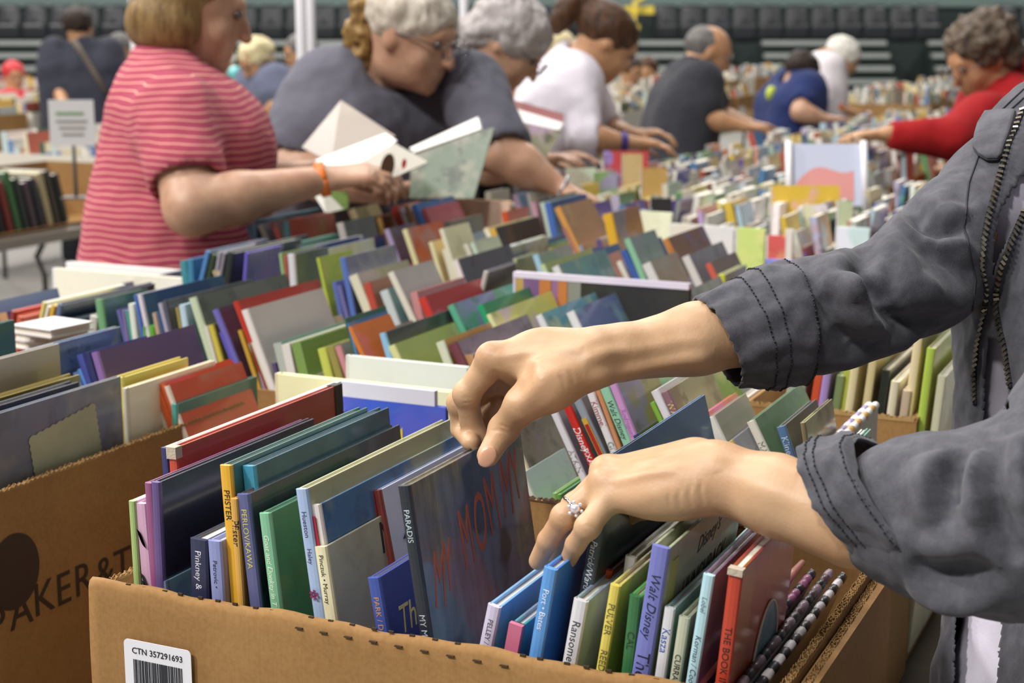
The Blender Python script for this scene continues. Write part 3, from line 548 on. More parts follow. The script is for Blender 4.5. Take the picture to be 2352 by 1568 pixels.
GB(1236, 315, 1425, 690, 78, 0xdcd8da, 0xb5b2b8, 'grey-white spined tall book next to the mauve spine with yellow capitals', .3, titles=[('Tompert', .013, 0xb0a8a8, .05, 0)], far=(1610, 90))
GB(1328, 325, 1500, 660, 72, 0x8d6670, 0x847355, 'mauve-brown spined book with yellow capital lettering and autumn picture cover', .8, titles=[('WATERS/MARK', .0165, 0xcfc05a, .02, 0)], far=(1760, 120))
GB(1648, 548, 1780, 770, 78, 0xd8706c, 0xc06a50, 'coral-red book with worn rounded top corner behind the lower wrist', .3, far=(1985, 290))
r, t, H, L = GB(1728, 560, 1880, 770, 90, 0xd9d6cf, 0x8e897c, 'off-white book with grey rectangular panel on taupe cover', .1, far=(2050, 290), titles=[('C', .017, 0x5c5a58, .055, 0)], L=.24)
MB().box((t, .05, H-.12), (t+.0006, L-.02, H-.03)).build('cover_panel', mat('panel_grey', 0x6d6a70, .4), r)
GB(1935, 760, 1990, 850, 34, 0xc8b45c, 0x9a93a2, 'thin yellow-edged book beneath the off-white ones, right of the wrist', .5, far=(2105, 610))
GB(2100, 590, 2250, 830, 78, 0xd9d5c6, 0x5f7d5c, 'off-white spined book with green cover glossy in its plastic jacket', .4, titles=[('MARGE', .016, 0x7d7a6a, .04, 0)], far=(2600, 200))
GB(150, 1228, 226, 1455, 88, 0x55749c, 0x3c3d40, 'slate-blue spined book with bright cyan top edges and dark cover', .2, z='f', far=(555, 810), titles=[('Kline', .0165, 0xb9cad9, .018, 0)])
GB(385, 1180, 430, 1480, 26, 0x8a7c58, 0x7a6a42, 'olive and brown picture book wrapped in loose clear plastic', .9, z='f', far=(620, 930))
GB(735, 1500, 760, 1560, 30, 0xd9d3cc, 0xbfc0b8, 'thin white-edged book poking out just above the lower grey cuff', .2, z='f', far=(958, 1190), ln=8)
GB(795, 1490, 820, 1560, 26, 0x4f8f78, 0x3f7f68, 'thin teal book poking out just above the lower grey cuff', .2, z='f', far=(1010, 1200), ln=8)
for i, c in enumerate((0x8c7fa8, 0xb98c4c)):
    p = Yp(*px('f', 560+i*70, 1490), 1.345); r = empty('comb_bound_booklet', (p[0], 1.345, p[2])); tag(r, ['violet and white', 'amber and white'][i]+' comb-bound booklet above the lower wrist', 'booklet')
    combbind(r, 0, 0, .21, .015, [c, 0xd9d9d9], .004); MB().box((-.002, 0, -.24), (.002, .21, -.004)).build('pages', PAGES, r)
# blue diagonal book in the front box, behind the lower hand
r, t, H, L = GB(722, 975, 730, 1010, 16, 0x5b93c8, 0x3a6690, 'large blue picture book with cartoon train outline, standing behind the lower hand', .05, far=(1690, 607), Y=1.05, zb=.745, board=.003)
b = MB()
for i in range(3): b.tube([(t+.0006, L-.10+i*.012, H-.045), (t+.0006, L-.055+i*.012, H-.015), (t+.0006, L-.04+i*.012, H-.022), (t+.0006, L-.06+i*.012, H-.05)], .0009, 5)
b.build('printed_outline', mat('outline_white', 0xc9cfe0, .5), r)
for i, (x, y, fx, fy, w, s, c, lb) in enumerate(((352, 1225, 545, 1025, 20, 0x7fa35c, 0x6e9440, 'thin grass-green book lying just above the box rim by the ring finger'), (385, 1235, 615, 1010, 40, 0x5f9440, 0x4d8434, 'green book beside the thin grass-green one above the box rim'), (500, 1250, 722, 1032, 26, 0xb9b4a0, 0x6f7784, 'pale-edged grey book right of the green pair above the box rim'))):
    GB(x, y, x+8, y+14, w, s, c, lb, .15, far=(fx, fy), Y=1.325, ln=-8)
# ------------------------------------------------ middle rows
A_ = 0xD8D4CC
MID = [
 # left-hand carton and what stands behind it
 ('a', 100, 600, 96, 700, 34, 0x8f2218, 0xb03a24, .1, 385, 495), ('a', 155, 645, 148, 712, 50, 0xb95638, 0xb0543a, .1, 360, 600),
 ('a', 385, 520, 345, 725, 28, 0xd2c878, 0xe0dcc8, .1, 1130, 345), ('a', 428, 555, 385, 730, 24, 0xdedad0, 0xc9c4b8, .1, 1000, 400), ('a', 470, 545, 425, 755, 34, 0xcba232, 0xd6c468, .2, 1100, 380),
 ('a', 520, 535, 500, 650, 44, 0x5a6684, 0x24304a, .4, 1400, 350), ('a', 432, 690, 412, 760, 30, 0xd7bb2c, 0xcbb03a, .2, 560, 640), ('a', 490, 680, 470, 860, 66, 0xd2c234, 0x6f7458, .3, 640, 640),
 ('a', 590, 680, 560, 840, 34, 0x8a93ac, 0x30404c, .4, 870, 610), ('a', 810, 640, 800, 760, 70, 0xb9bbb0, 0x93988c, .1, 900, 610),
 ('a', 855, 500, 890, 750, 66, 0x6a9e70, 0x3a685c, .4, 1230, 425), ('a', 1050, 595, 1090, 760, 34, 0x5d5c9c, 0x5a4a84, .2, 1140, 580), ('a', 1098, 600, 1135, 830, 24, 0x7a6a98, 0x6a5c8c, .2, 1150, 580),
 ('a', 1128, 600, 1170, 840, 28, 0x4a948c, 0x63a7a0, .2, 1200, 585), ('a', 1155, 540, 1190, 840, 50, 0xd5ddd0, 0xc0c8be, .2, 1230, 520), ('a', 1206, 460, 1270, 820, 30, 0x3d64b0, 0xd0d0d8, .1, 1560, 400),
 ('a', 1240, 460, 1300, 740, 34, 0xd6d0d8, 0x23456e, .2, 2010, 300), ('a', 1290, 740, 1292, 815, 44, 0x5e9a34, 0x77ac48, .2, 1360, 720), ('a', 1342, 735, 1346, 810, 50, 0x5aa030, 0x5aa030, .2, 1420, 720),
 ('a', 1372, 622, 1400, 770, 36, 0xb39a84, 0x9f8a78, .3, 1440, 610), ('a', 1412, 612, 1430, 700, 32, 0x30507c, 0x30507c, .3, 1460, 600), ('a', 1425, 535, 1480, 760, 34, 0xa7a2b6, 0x6c6a74, .4, 2000, 390),
 ('a', 1468, 512, 1520, 760, 30, 0x4a4d5c, 0x585c60, .5, 2280, 342), ('a', 1582, 575, 1612, 740, 26, 0x9c8a44, 0x7c7444, .3, 1640, 560), ('a', 1612, 550, 1640, 740, 56, 0xb4cede, 0x9cc2c8, .2, 1720, 530),
 ('a', 1700, 492, 1860, 1000, 66, 0xc0cfb0, 0x565f56, .5, 2580, 330), ('a', 1842, 742, 1925, 1050, 28, 0xd4cfc4, 0xbab49c, .2, 1900, 730), ('a', 1876, 735, 1965, 1050, 46, 0xc9b948, 0x6d6c40, .3, 1960, 710),
 ('a', 1912, 600, 1985, 780, 50, 0x6c66b4, 0x45283c, .2, 2120, 552), ('a', 1972, 800, 2065, 1040, 56, 0x5a52b4, 0x3b2a40, .3, 2160, 750), ('a', 2142, 780, 2245, 1090, 34, 0xc39a34, 0x8f7c40, .3, 2220, 770),
 ('b', 530, 840, 665, 1200, 44, 0xb8301f, 0x8c2416, .05, 1300, 665), ('b', 606, 915, 705, 1190, 56, 0xe2dcd8, 0xa8a09c, .05, 1340, 725), ('b', 668, 1212, 805, 1568, 50, 0xd8d0ba, 0xa3997e, .1, 1512, 992),
 ('a', 690, 1000, 765, 1250, 60, 0x46519c, 0x6a7cb4, .3, 1000, 920), ('a', 748, 985, 820, 1240, 60, 0x2e3468, 0x363f86, .2, 1000, 930), ('a', 822, 980, 890, 1220, 56, 0x8c6cac, 0x56426a, .15, 1750, 765),
 ('a', 1262, 1270, 1320, 1420, 50, 0xc4ac84, 0xb39c78, .1, 1500, 1200), ('a', 1318, 1262, 1385, 1440, 44, 0xb9a688, 0xc2b294, .1, 1600, 1170), ('a', 1368, 1262, 1436, 1440, 62, 0xcf5a26, 0xb8451c, .1, 2080, 1030),
 ('a', 1436, 1265, 1500, 1440, 36, 0xd2602e, 0xb8451c, .1, 2100, 1032), ('a', 1480, 1285, 1540, 1450, 34, 0xd9c8b8, 0xa63c18, .1, 2175, 1035), ('a', 655, 1165, 730, 1240, 30, 0x7aa0d4, 0x6a90c8, .3, 700, 1140),
 ('a', 695, 1135, 750, 1240, 40, 0x5a8cd0, 0x4a7cc0, .3, 760, 1120),
 ('b', 50, 470, 60, 560, 60, 0x3c8a92, 0x2f6f84, .4, 270, 415), ('b', 120, 450, 125, 560, 50, 0x3a7fa4, 0x3b6f9c, .4, 280, 410), ('b', 286, 372, 232, 600, 40, 0x4f80b4, 0x39506a, .4, 850, 260), ('b', 335, 400, 290, 600, 50, 0x2c3a24, 0x30402c, .3, 500, 340),
 ('b', 400, 380, 370, 560, 26, 0x9c98a4, 0x8c8894, .2, 520, 340), ('b', 440, 390, 410, 560, 26, 0x8a8490, 0x707078, .2, 560, 350), ('b', 485, 380, 460, 540, 60, 0x202825, 0x39423c, .4, 1150, 210), ('b', 612, 350, 608, 480, 30, 0x7c4640, 0x50545c, .3, 1130, 215),
 ('b', 640, 390, 632, 490, 28, 0x6a5cc0, 0x4f4ca0, .2, 880, 362), ('b', 345, 560, 372, 640, 60, 0xc9b690, 0xa89c74, .2, 890, 450), ('b', 885, 342, 905, 620, 56, 0xc8d2c2, 0x5c8c80, .2, 1470, 212),
 ('b', 945, 400, 975, 640, 26, 0x93b67a, 0x86a868, .3, 1010, 385), ('b', 988, 420, 1005, 660, 24, 0xb25c4c, 0xb25c4c, .2, 1030, 400), ('b', 1022, 405, 1040, 650, 60, 0xd4d1d6, 0x4c5564, .3, 1100, 380), ('b', 1105, 372, 1138, 620, 20, 0x5a5c9c, 0x44507c, .2, 1150, 360),
 ('b', 1115, 360, 1160, 650, 46, 0xd9d2d6, 0xb9b8bc, .2, 1612, 245), ('b', 1180, 395, 1215, 640, 80, 0xdad9bc, 0xc9ccb0, .3, 1320, 360), ('b', 1282, 440, 1335, 680, 26, 0xb4c445, 0xa7b944, .2, 1340, 425),
 ('b', 1306, 360, 1420, 900, 66, 0x4a78bc, 0x1f3f70, .5, 1875, 212), ('b', 1490, 440, 1585, 940, 50, 0x5972b8, 0x6a6c80, .4, 1990, 312), ('b', 1420, 660, 1470, 900, 40, 0x5c6cae, 0x50609c, .3, 1500, 640), ('b', 1465, 690, 1520, 910, 40, 0x6d6ca0, 0x606090, .3, 1560, 670),
 ('b', 1570, 612, 1702, 930, 84, 0xdcd8be, 0x8e8b70, .3, 2110, 440), ('b', 1702, 672, 1772, 920, 66, 0xb94c3a, 0x8f6450, .2, 1925, 608), ('b', 1850, 745, 1945, 1000, 80, 0xc4cfcf, 0x7ca0a0, .4, 1990, 700), ('b', 1922, 582, 2135, 980, 56, 0xdcd7c9, 0x908c88, .12, 2335, 445),
 ('b', 1290, 1262, 1345, 1480, 78, 0xc4cc5c, 0x8a8a3c, .4, 1800, 1090), ('b', 1372, 1250, 1440, 1480, 70, 0x97904c, 0x8c7c34, .3, 1900, 1060), ('b', 1445, 1240, 1535, 1500, 58, 0xc88c90, 0x8c8880, .15, 2150, 1000), ('b', 1848, 1122, 1905, 1320, 54, 0x8cbfe0, 0x343c38, .3, 2540, 960),
 ('b', 1925, 1242, 1990, 1330, 66, 0xd6d898, 0x8a9a54, .1, 2650, 1010), ('c', 395, 1440, 440, 1560, 80, 0xd0d4bc, 0x9c7434, .2, 1090, 1150), ('c', 510, 1465, 560, 1568, 90, 0x6c3440, 0x746470, .6, 1225, 1145), ('c', 1010, 1450, 1060, 1500, 40, 0xd6d4ac, 0x9c9464, .2, 1350, 1322),
 ('c', 236, 1050, 305, 1200, 74, 0xc4342a, 0x8f1f1c, .1, 765, 900), ('c', 500, 1112, 590, 1230, 60, 0x58a88a, 0x4c8c74, .7, 1010, 935), ('c', 766, 1112, 835, 1225, 54, 0x1f9868, 0x1f7448, .2, 1220, 950), ('c', 852, 1190, 880, 1240, 40, 0xccd09c, 0xb7b45c, .5, 1390, 962),
 ('c', 1100, 1105, 1200, 1240, 60, 0xdcd6c8, 0x8e8c90, .3, 1640, 900), ('c', 1295, 1200, 1410, 1400, 60, 0xd9d9dc, 0x5c8c96, .6, 1745, 995), ('c', 1570, 1175, 1740, 1330, 78, 0xd9d7da, 0x56658e, .5, 1972, 942),
 ('c', 980, 580, 955, 950, 48, 0xdcd6dc, 0x9ca48e, .6, 1410, 450), ('c', 1022, 690, 1045, 940, 34, 0x5c5c98, 0x50508c, .3, 1070, 660), ('c', 1078, 682, 1060, 960, 46, 0xcfcda8, 0x6f7450, .2, 1262, 642), ('c', 830, 790, 800, 920, 40, 0xbfb8b4, 0x3c3444, .5, 940, 715),
 ('c', 1265, 652, 1312, 790, 52, 0xa4cbe0, 0x7f947c, .4, 1600, 525), ('c', 1330, 745, 1355, 800, 46, 0xbfd0a4, 0x8a9058, .3, 1660, 625), ('c', 1440, 765, 1470, 830, 66, 0xd4d6d8, 0x587c7c, .4, 1680, 670), ('c', 1662, 672, 1730, 820, 58, 0x57a4dc, 0x36557c, .4, 2040, 570),
 ('c', 1822, 692, 1885, 830, 56, 0xdc5c48, 0xa8786c, .5, 2035, 620), ('c', 2020, 715, 2110, 850, 50, 0xddd9c8, 0xc8b8a8, .5, 2080, 700), ('d', 95, 1170, 215, 1400, 66, 0x3c5ca4, 0x484c60, .4, 470, 1035), ('c', 1535, 410, 1685, 640, 56, 0xb77c78, 0x38302e, .6, 1890, 252),
 ('c', 1900, 285, 1960, 570, 84, 0xdcab2c, 0x8c5a24, .5, 2225, 205), ('c', 92, 425, 185, 700, 44, 0xd4cc9c, 0xa4502a, .2, 450, 352), ('c', 470, 355, 500, 560, 50, 0x6a7068, 0x6c6a58, .6, 820, 262), ('c', 425, 420, 470, 560, 40, 0xdcd8bc, 0xc8c4a0, .3, 520, 400),
 ('c', 330, 535, 365, 650, 36, 0xdcd4a4, 0xc8b07c, .3, 430, 510), ('c', 880, 420, 930, 560, 50, 0xcfa43a, 0x262226, .3, 1265, 362), ('c', 822, 420, 965, 700, 46, 0xdcd8bc, 0xb8a878, .4, 900, 400), ('c', 450, 600, 520, 850, 46, 0xd8d3c0, 0xb9b6a4, .3, 640, 560),
 ('c', 540, 705, 585, 830, 54, 0xd6cfc9, 0x4a4850, .5, 720, 680), ('c', 640, 560, 760, 800, 44, 0xcfcab8, 0x88846c, .3, 800, 540), ('c', 700, 545, 790, 760, 40, 0xbfd0bc, 0xa0a48c, .4, 820, 520),
 ('c', 0, 220, 65, 390, 48, 0xb03c34, 0x903c38, .2, 160, 190), ('c', 60, 235, 120, 390, 34, 0xc9c4cc, 0x9a98a0, .3, 170, 215), ('c', 110, 215, 195, 360, 40, 0x9c7858, 0xb89c80, .3, 200, 200), ('c', 170, 210, 232, 340, 62, 0x4474bc, 0x2c4a74, .3, 560, 165),
 ('c', 258, 250, 300, 330, 60, 0xb46068, 0x8c4448, .2, 600, 192), ('c', 1080, 110, 1150, 340, 44, 0xc4a4bc, 0x8c9cb0, .3, 1200, 95), ('c', 1135, 105, 1190, 340, 60, 0x607890, 0x54687c, .3, 1240, 90), ('c', 1192, 102, 1270, 350, 40, 0xd4d4cc, 0x98968c, .2, 1470, 82),
 ('c', 1250, 180, 1310, 420, 40, 0xc090a0, 0xa87c80, .2, 1330, 160), ('c', 1290, 170, 1355, 360, 48, 0x262428, 0x302c30, .2, 1400, 150), ('c', 1330, 180, 1400, 480, 50, 0xb8c8b8, 0x9cb0a8, .4, 1460, 150), ('c', 1372, 185, 1440, 500, 60, 0x4468b0, 0x244878, .3, 1680, 165),
 ('c', 1462, 232, 1525, 350, 56, 0xd0964c, 0x8c6844, .3, 1800, 185), ('c', 985, 265, 1010, 380, 54, 0xc44f24, 0xa8502c, .2, 1060, 255),
 ('d', 130, 1062, 150, 1110, 56, 0x8cc09c, 0x6c7c78, .4, 410, 992), ('d', 480, 1062, 545, 1175, 50, 0xc47c34, 0x6c4c38, .5, 742, 952), ('d', 290, 1290, 350, 1400, 88, 0xdad7d4, 0x8c7c6a, .2, 608, 1182), ('d', 650, 1222, 780, 1380, 74, 0xd6d2cc, 0x706c74, .4, 1020, 1132),
 ('d', 862, 1285, 925, 1390, 56, 0xd0604c, 0x6c5c58, .4, 1140, 1165), ('d', 980, 1372, 985, 1540, 58, 0xd2d42c, 0x98985c, .3, 1235, 1240), ('d', 1222, 1370, 1240, 1400, 50, 0xc8c8cc, 0x74747c, .3, 1400, 1232), ('d', 700, 1520, 740, 1560, 40, 0x9ca4a4, 0x7c847c, .4, 1000, 1390),
 ('b', 1530, 985, 1545, 1040, 26, 0x2c5c4c, 0x2c5c4c, .2, 1700, 940), ('b', 1545, 1030, 1560, 1080, 26, 0x4a86b8, 0x3b6ca0, .2, 1900, 935), ('b', 1560, 1070, 1580, 1110, 40, 0xd07a30, 0xb8601c, .2, 1850, 978),
 # dark blue-green books by the striped top
 ('b', 640, 170, 690, 270, 50, 0x3f7088, 0x3f7088, .3, 860, 20), ('b', 750, 150, 790, 230, 40, 0xb9b0a4, 0x5a4258, .3, 960, 90), ('b', 960, 110, 970, 210, 70, 0x2c4c50, 0x8c2a18, .15, 1440, 20), ('b', 860, 130, 900, 210, 40, 0x9c3c30, 0x7c4038, .3, 950, 110),
 ('b', 700, 100, 700, 140, 44, 0x4c7490, 0x44687c, .3, 1340, 0), ('b', 1560, 20, 1600, 110, 70, 0xc4b48c, 0x9c8c60, .3, 1640, 0), ('b', 1460, 130, 1470, 170, 60, 0xa8a09c, 0x4c5450, .3, 1800, 110), ('b', 1700, 90, 1720, 170, 40, 0x9c4428, 0x7c3420, .3, 1800, 60),
 ('b', 1820, 80, 1850, 190, 44, 0xb08c4c, 0x5c4430, .3, 1900, 60), ('b', 1890, 190, 1930, 300, 44, 0x9c8cb0, 0x4c4050, .3, 1960, 170), ('b', 1950, 10, 2010, 140, 50, 0xa83830, 0x8c3830, .3, 2060, 0),
]
HUES = [('red', 0xb03024), ('dark red', 0x7a2018), ('coral', 0xcf6050), ('orange', 0xcf6026), ('rust brown', 0x8c4c28), ('brown', 0x6c4c38), ('tan', 0xb8a080), ('khaki', 0xa09a70), ('olive', 0x80803c), ('mustard', 0xc8a030), ('yellow', 0xd6c840), ('lime', 0xa8c040), ('green', 0x4c9040), ('dark green', 0x2c4030), ('mint', 0x98c8a0), ('emerald', 0x209060), ('teal', 0x3c8080), ('pale aqua', 0xa8c8c8), ('light blue', 0x98c0e0), ('sky blue', 0x5090d0), ('blue', 0x4068b0), ('navy', 0x28385c), ('slate blue', 0x606c88), ('violet', 0x6c60b0), ('purple', 0x564070), ('lilac', 0xb098c0), ('pink', 0xc88098), ('mauve', 0x906070), ('maroon', 0x5c2c38), ('white', 0xdedad8), ('cream', 0xdcd8bc), ('light grey', 0xb4b2b4), ('grey', 0x8a8888), ('dark grey', 0x55585c), ('black', 0x242428), ('sage', 0x88988a), ('taupe', 0x958c80)]
def cname(h):
    c = np.array([h >> 16 & 255, h >> 8 & 255, h & 255], float); return min(HUES, key=lambda q: np.sum((c-np.array([q[1] >> 16 & 255, q[1] >> 8 & 255, q[1] & 255]))**2))[0]
n0 = len(NB)
for (z, x, y, x2, y2, w_, sc, cc, art, fx, fy) in MID:
    zbook(z, x, y, x2, y2, w_, sc, cc, art, None, .2, (fx, fy))
MIDB = NB[n0:]
# big books shown face-on or cut by the left edge
def face(z, xa, ya, xb, yb, Y, t, sc, cc, lab, art=.3, lean=0, zb=.745, **k):
    a = Yp(*px(z, xa, ya), Y); c = Yp(*px(z, xb, yb), Y); L = c[0]-a[0]; zt = (a[2]+c[2])/2; H = (zt-zb)
    r = book((a[0], Y, zt), 0, t, L, sc, cc, art, zb=zb, label=lab, H=H, **k); r.rotation_euler = (math.radians(lean), 0, -math.pi/2+k.get('yw', 0)); return r, t, H, L
r, t, H, L = face('b', 960, 1470, 2530, 1625, 1.50, .012, 0xe3d9b4, 0xddd2a8, 'big cream picture book standing crosswise, its back cover towards us, left of the upper hand', .05)
face('b', 1580, 1320, 2665, 1400, 1.56, .008, 0xd4d8d2, 0xc6cac6, 'large pale grey board standing crosswise behind the big cream book', .02)
k2 = face(1, 1570, 255, 2050, 300, 1.42, .007, 0xb8c6e0, 0x3450b0, 'bright blue picture book with a yellow star, facing us behind the front box', .05); r, t, H, L = k2
b = MB()
for cx in (.05, .11): q = len(b.v); b.v += [(t+.0006, L*.15+cx+(.02 if i % 2 == 0 else .008)*math.cos(i*.6283), H-.035-cx*.2+(.02 if i % 2 == 0 else .008)*math.sin(i*.6283)) for i in range(10)]; b.f.append(tuple(range(q, q+10)))
b.build('printed_star', mat('star_yellow', 0xd8c23c, .5), r)
MB().box((0, .0, H), (t, L*.9, H+.016)).build('sleeve_top', mat('pale_plastic', 0xd9d9e6, .25, coat=.5), r)
r, t, H, L = face('c', 1125, 800, 2700, 940, 2.06, .012, 0xd9c9e4, 0x2b2a28, 'long black picture book with purple and orange stripes, facing us mid-table', .15, zb=.75)
for i, (a, w_, c) in enumerate(((.004, .012, 0xb99c54), (.016, .025, 0x7d5a86), (.041, .018, 0xc47a40), (.06, .010, 0x9a6a90), (.07, .014, 0xc47a40), (.085, .02, 0x8a8c84))): MB().box((t, a, H-.06), (t+.0006, a+w_, H-.003)).build('printed_stripe', SPINE, r, color=c)
MB().box((-.001, 0, H-.004), (t+.001, L, H+.004)).build('pale_top_edge', mat('pale_gloss', 0xe6dcee, .2, coat=.8), r)
face('a', 510, 200, 1745, 318, 2.12, .012, 0xe2e2ea, 0xd6d0c0, 'long cream atlas-sized book standing crosswise at the left end, nearer of two', .1, zb=.75)
face('a', 640, 140, 1690, 248, 2.30, .016, 0xe6e6ee, 0xd9d8e2, 'long white book standing crosswise at the left end, behind the cream one', .1, zb=.75)
MB()
for (xa, ya, xb, yb, c, lb, ar) in ((560, 905, 840, 930, 0xd6cfc4, 'cream-white book facing us at the far edge of the middle rows', .5), (830, 925, 1130, 945, 0xdfeee6, 'mint white book facing us in the row of light covers', .1), (1150, 940, 1410, 965, 0xbfd27c, 'lime green book facing us in the row of light covers', .2), (1425, 1010, 1600, 1030, 0xc85a58, 'red book facing us in the row of light covers beside the lime one', .2), (1600, 960, 1660, 965, 0xd9cfc8, 'narrow pale book facing us at the right of the light covers', .3), (280, 795, 570, 820, 0xe0dcb8, 'cream book with green band facing us behind the orange-yellow one', .2), (2050, 945, 2350, 950, 0xbcd6dc, 'pale aqua book facing us just above the grey sleeve', .4)):
    face('d', xa, ya, xb, yb, 3.02 if xa > 500 else 3.15, .01, 0xe6e4e0, c, lb, ar, zb=.75)
face('d', 1420, 1225, 1800, 1255, 2.72, .01, 0x8c94d8, 0x7484cc, 'periwinkle blue book facing us just above the grey sleeve', .1, zb=.75)
face('c', 600, 140, 1085, 160, 3.10, .014, 0xe2d9de, 0xd9b49c, 'long white-topped peach book standing crosswise at the back of the left line', .3, zb=.75)
# left foreground carton, big books
def LBk(xf, yf, xn, yn, X, t, cc, sc, lab, art=.5, zb=.745, lean=0):
    a = Xp(xf, yf, X); c = Xp(xn, yn, X); zt = (a[2]+c[2])/2; r = book((X-t, c[1], zt), lean, t, a[1]-c[1], sc, cc, art, zb=zb, label=lab, group='books in the large left-hand box'); return r, t, NB[-1][10], NB[-1][11]
r, t, H, L = LBk(277, 869, -60, 962, -1.03, .006, 0x5b6073, 0x7f8fa0, 'large slate-blue picture book with a postage-stamp shaped card on the cover, at far left', .35)
q = Xp(155, 1045, -1.03)-np.array(r.location); Mb = MB(); nn = 80; sx, sz = .048, .036; P_ = []
for i in range(nn):
    a = i/nn*4; s = int(a); f_ = a-s; e = .0018 if i % 2 else 0; P_.append([(-sx+2*sx*f_, -sz-e), (sx+e, -sz+2*sz*f_), (sx-2*sx*f_, sz+e), (-sx-e, sz-2*sz*f_)][s])
rx = math.radians(8); Mb.v = [(t+.0008, q[1]+y*math.cos(rx)-z_*math.sin(rx), q[2]+z_+y*math.sin(rx)) for y, z_ in P_]; Mb.f = [tuple(range(nn))]; Mb.build('printed_stamp', mat('stamp_sage', 0xa9aa8c, .5, var=.25, vsc=30), r)
LBk(181, 881, -60, 945, -1.045, .012, 0x23283a, 0x1e2233, 'thick dark navy book with glossy serrated-looking top edge at far left', .2)
LBk(183, 866, -60, 925, -1.07, .014, 0x7c6c22, 0xd0c89c, 'olive-yellow book with a red tip at its far corner, at far left', .1)
LBk(136, 793, -60, 836, -1.105, .008, 0x948c84, 0xc9c6c4, 'taupe blank-looking large cover at far left edge', .1)
LBk(277, 748, 72, 806, -1.155, .008, 0x5d6c88, 0xb4bcc4, 'slate and brown painted picture book at the left, behind the taupe cover', .9)
LBk(432, 826, 282, 862, -1.045, .012, 0xb4a42c, 0xcfc258, 'bright mustard yellow book in the far end of the left-hand box', .02)
LBk(494, 829, 292, 890, -1.03, .006, 0xd4ccb4, 0xd9d2c0, 'thin cream-edged book between the mustard and orange books at left', .05)
LBk(590, 859, 405, 934, -1.008, .006, 0x2f5a4c, 0x4f9c90, 'dark green book with teal top edge, last in the large left-hand box', .3)
LBk(36, 790, -70, 700, -1.2, .006, 0x2f5c54, 0x3c6a60, 'dark teal cover tilted at the far left edge of the picture', .05)
for i, (xa, ya, xb, yb, z_) in enumerate(((100, 725, 455, 775, 1.075), (125, 790, 440, 835, 1.06), (110, 855, 350, 900, 1.045))):
    a = Zp(*px('a', xa, ya), z_); c = Zp(*px('a', xb, yb), z_); r = empty('picture_book', (a[0], a[1]-.0, z_-.011)); r.rotation_euler = (0, 0, math.atan2(c[1]-a[1], c[0]-a[0])); Lx = math.hypot(c[0]-a[0], c[1]-a[1])
    tag(r, 'white book lying flat at the left, '+['topmost', 'middle one', 'lowest'][i]+' of a stack of three', 'book', 'white books stacked flat at the left'); MB().box((0, 0, .009), (Lx, .07, .011)).build('cover', COVER, r, color=(*lin(0xe6e0e0), .05)); MB().box((0, 0, 0), (Lx, .07, .002)).build('cover', COVER, r, color=(*lin(0xe6e0e0), .05)); MB().box((0, .003, .002), (Lx-.003, .067, .009)).build('pages', PAGES, r)
# filler books that show between the others, row by row
occ = {}; FILL = []
for nb in MIDB:
    occ.setdefault(nb[9], []).append((nb[1], nb[1]+nb[5]/math.cos(math.radians(nb[4]))))
FC = [0xd8d4cc, 0xc8c4b0, 0x8c98b4, 0x3c5c94, 0xb0b8b0, 0x944034, 0x5c8c78, 0xc8b45c, 0xdcd8d4, 0x6c6c80, 0x40444c, 0xb88c60, 0xa8c0d0, 0x7c9c54, 0xc88c8c, 0x5c4c80]
n1 = len(NB)
for Y in ROWS[:]:
    x = -1.68 if Y > 1.5 else -.93; ivs = sorted(occ.get(Y, []))
    while x < -.27:
        t = RN.uniform(.007, .016)
        if (-.995 < x < -.955) or (-.99 < x+t < -.96): x += .01; continue
        if Y in (1.705, 2.075) and x+t > -.505 and x < -.27: x += .02; continue
        if Y == 1.335 and x > -.80: break
        if Y == 2.815 and x > -1.1: break
        hit = [iv for iv in ivs if iv[0]-.004 < x+t and iv[1]+.002 > x]
        if hit: x = hit[0][1]+.004; ivs = [v for v in ivs if v[1] > x-.001]; continue
        c = RN.choice(FC); c2 = RN.choice(FC) if RN.random() < .5 else c; zt = RN.uniform(.985, 1.045)
        FILL.append((x, Y+RN.uniform(0, .02), zt, -13+RN.uniform(-2, 2), t, RN.uniform(.15, .2), c, c2)); x += t/math.cos(.22)+.0015+(RN.random() < .12)*.02
def pile(name, lst, lb, zb=.75):
    vs = []; fs = []; cols = []
    for (x, y, zt, ln_, t, L, c, c2) in lst:
        lr = math.radians(ln_); H = (zt-zb)/math.cos(lr); R = Matrix.Rotation(lr, 3, 'Y')
        for (a, b_, cc) in (((0, .001, 0), (.0016, L, H), c2), ((t-.0016, .001, 0), (t, L, H), c2), ((0, 0, 0), (t, .002, H), c), ((.0016, .002, .002), (t-.0016, L-.003, H-.003), 0xe4ddce)):
            q = MB().box(a, b_); n = len(vs); vs += [tuple(R @ Vector((v[0], v[1], v[2]-H))+Vector((x, y, zt))) for v in q.v]; fs += [tuple(n+i for i in f) for f in q.f]; cols += [lin(cc)]*8
    o = mesh(name, vs, fs, MATS['vc']); paint(o, cols); tag(o, lb, 'books', kind='stuff'); return o
pile('picture_books', FILL, 'lower picture books filling the gaps between the taller ones in the middle boxes')
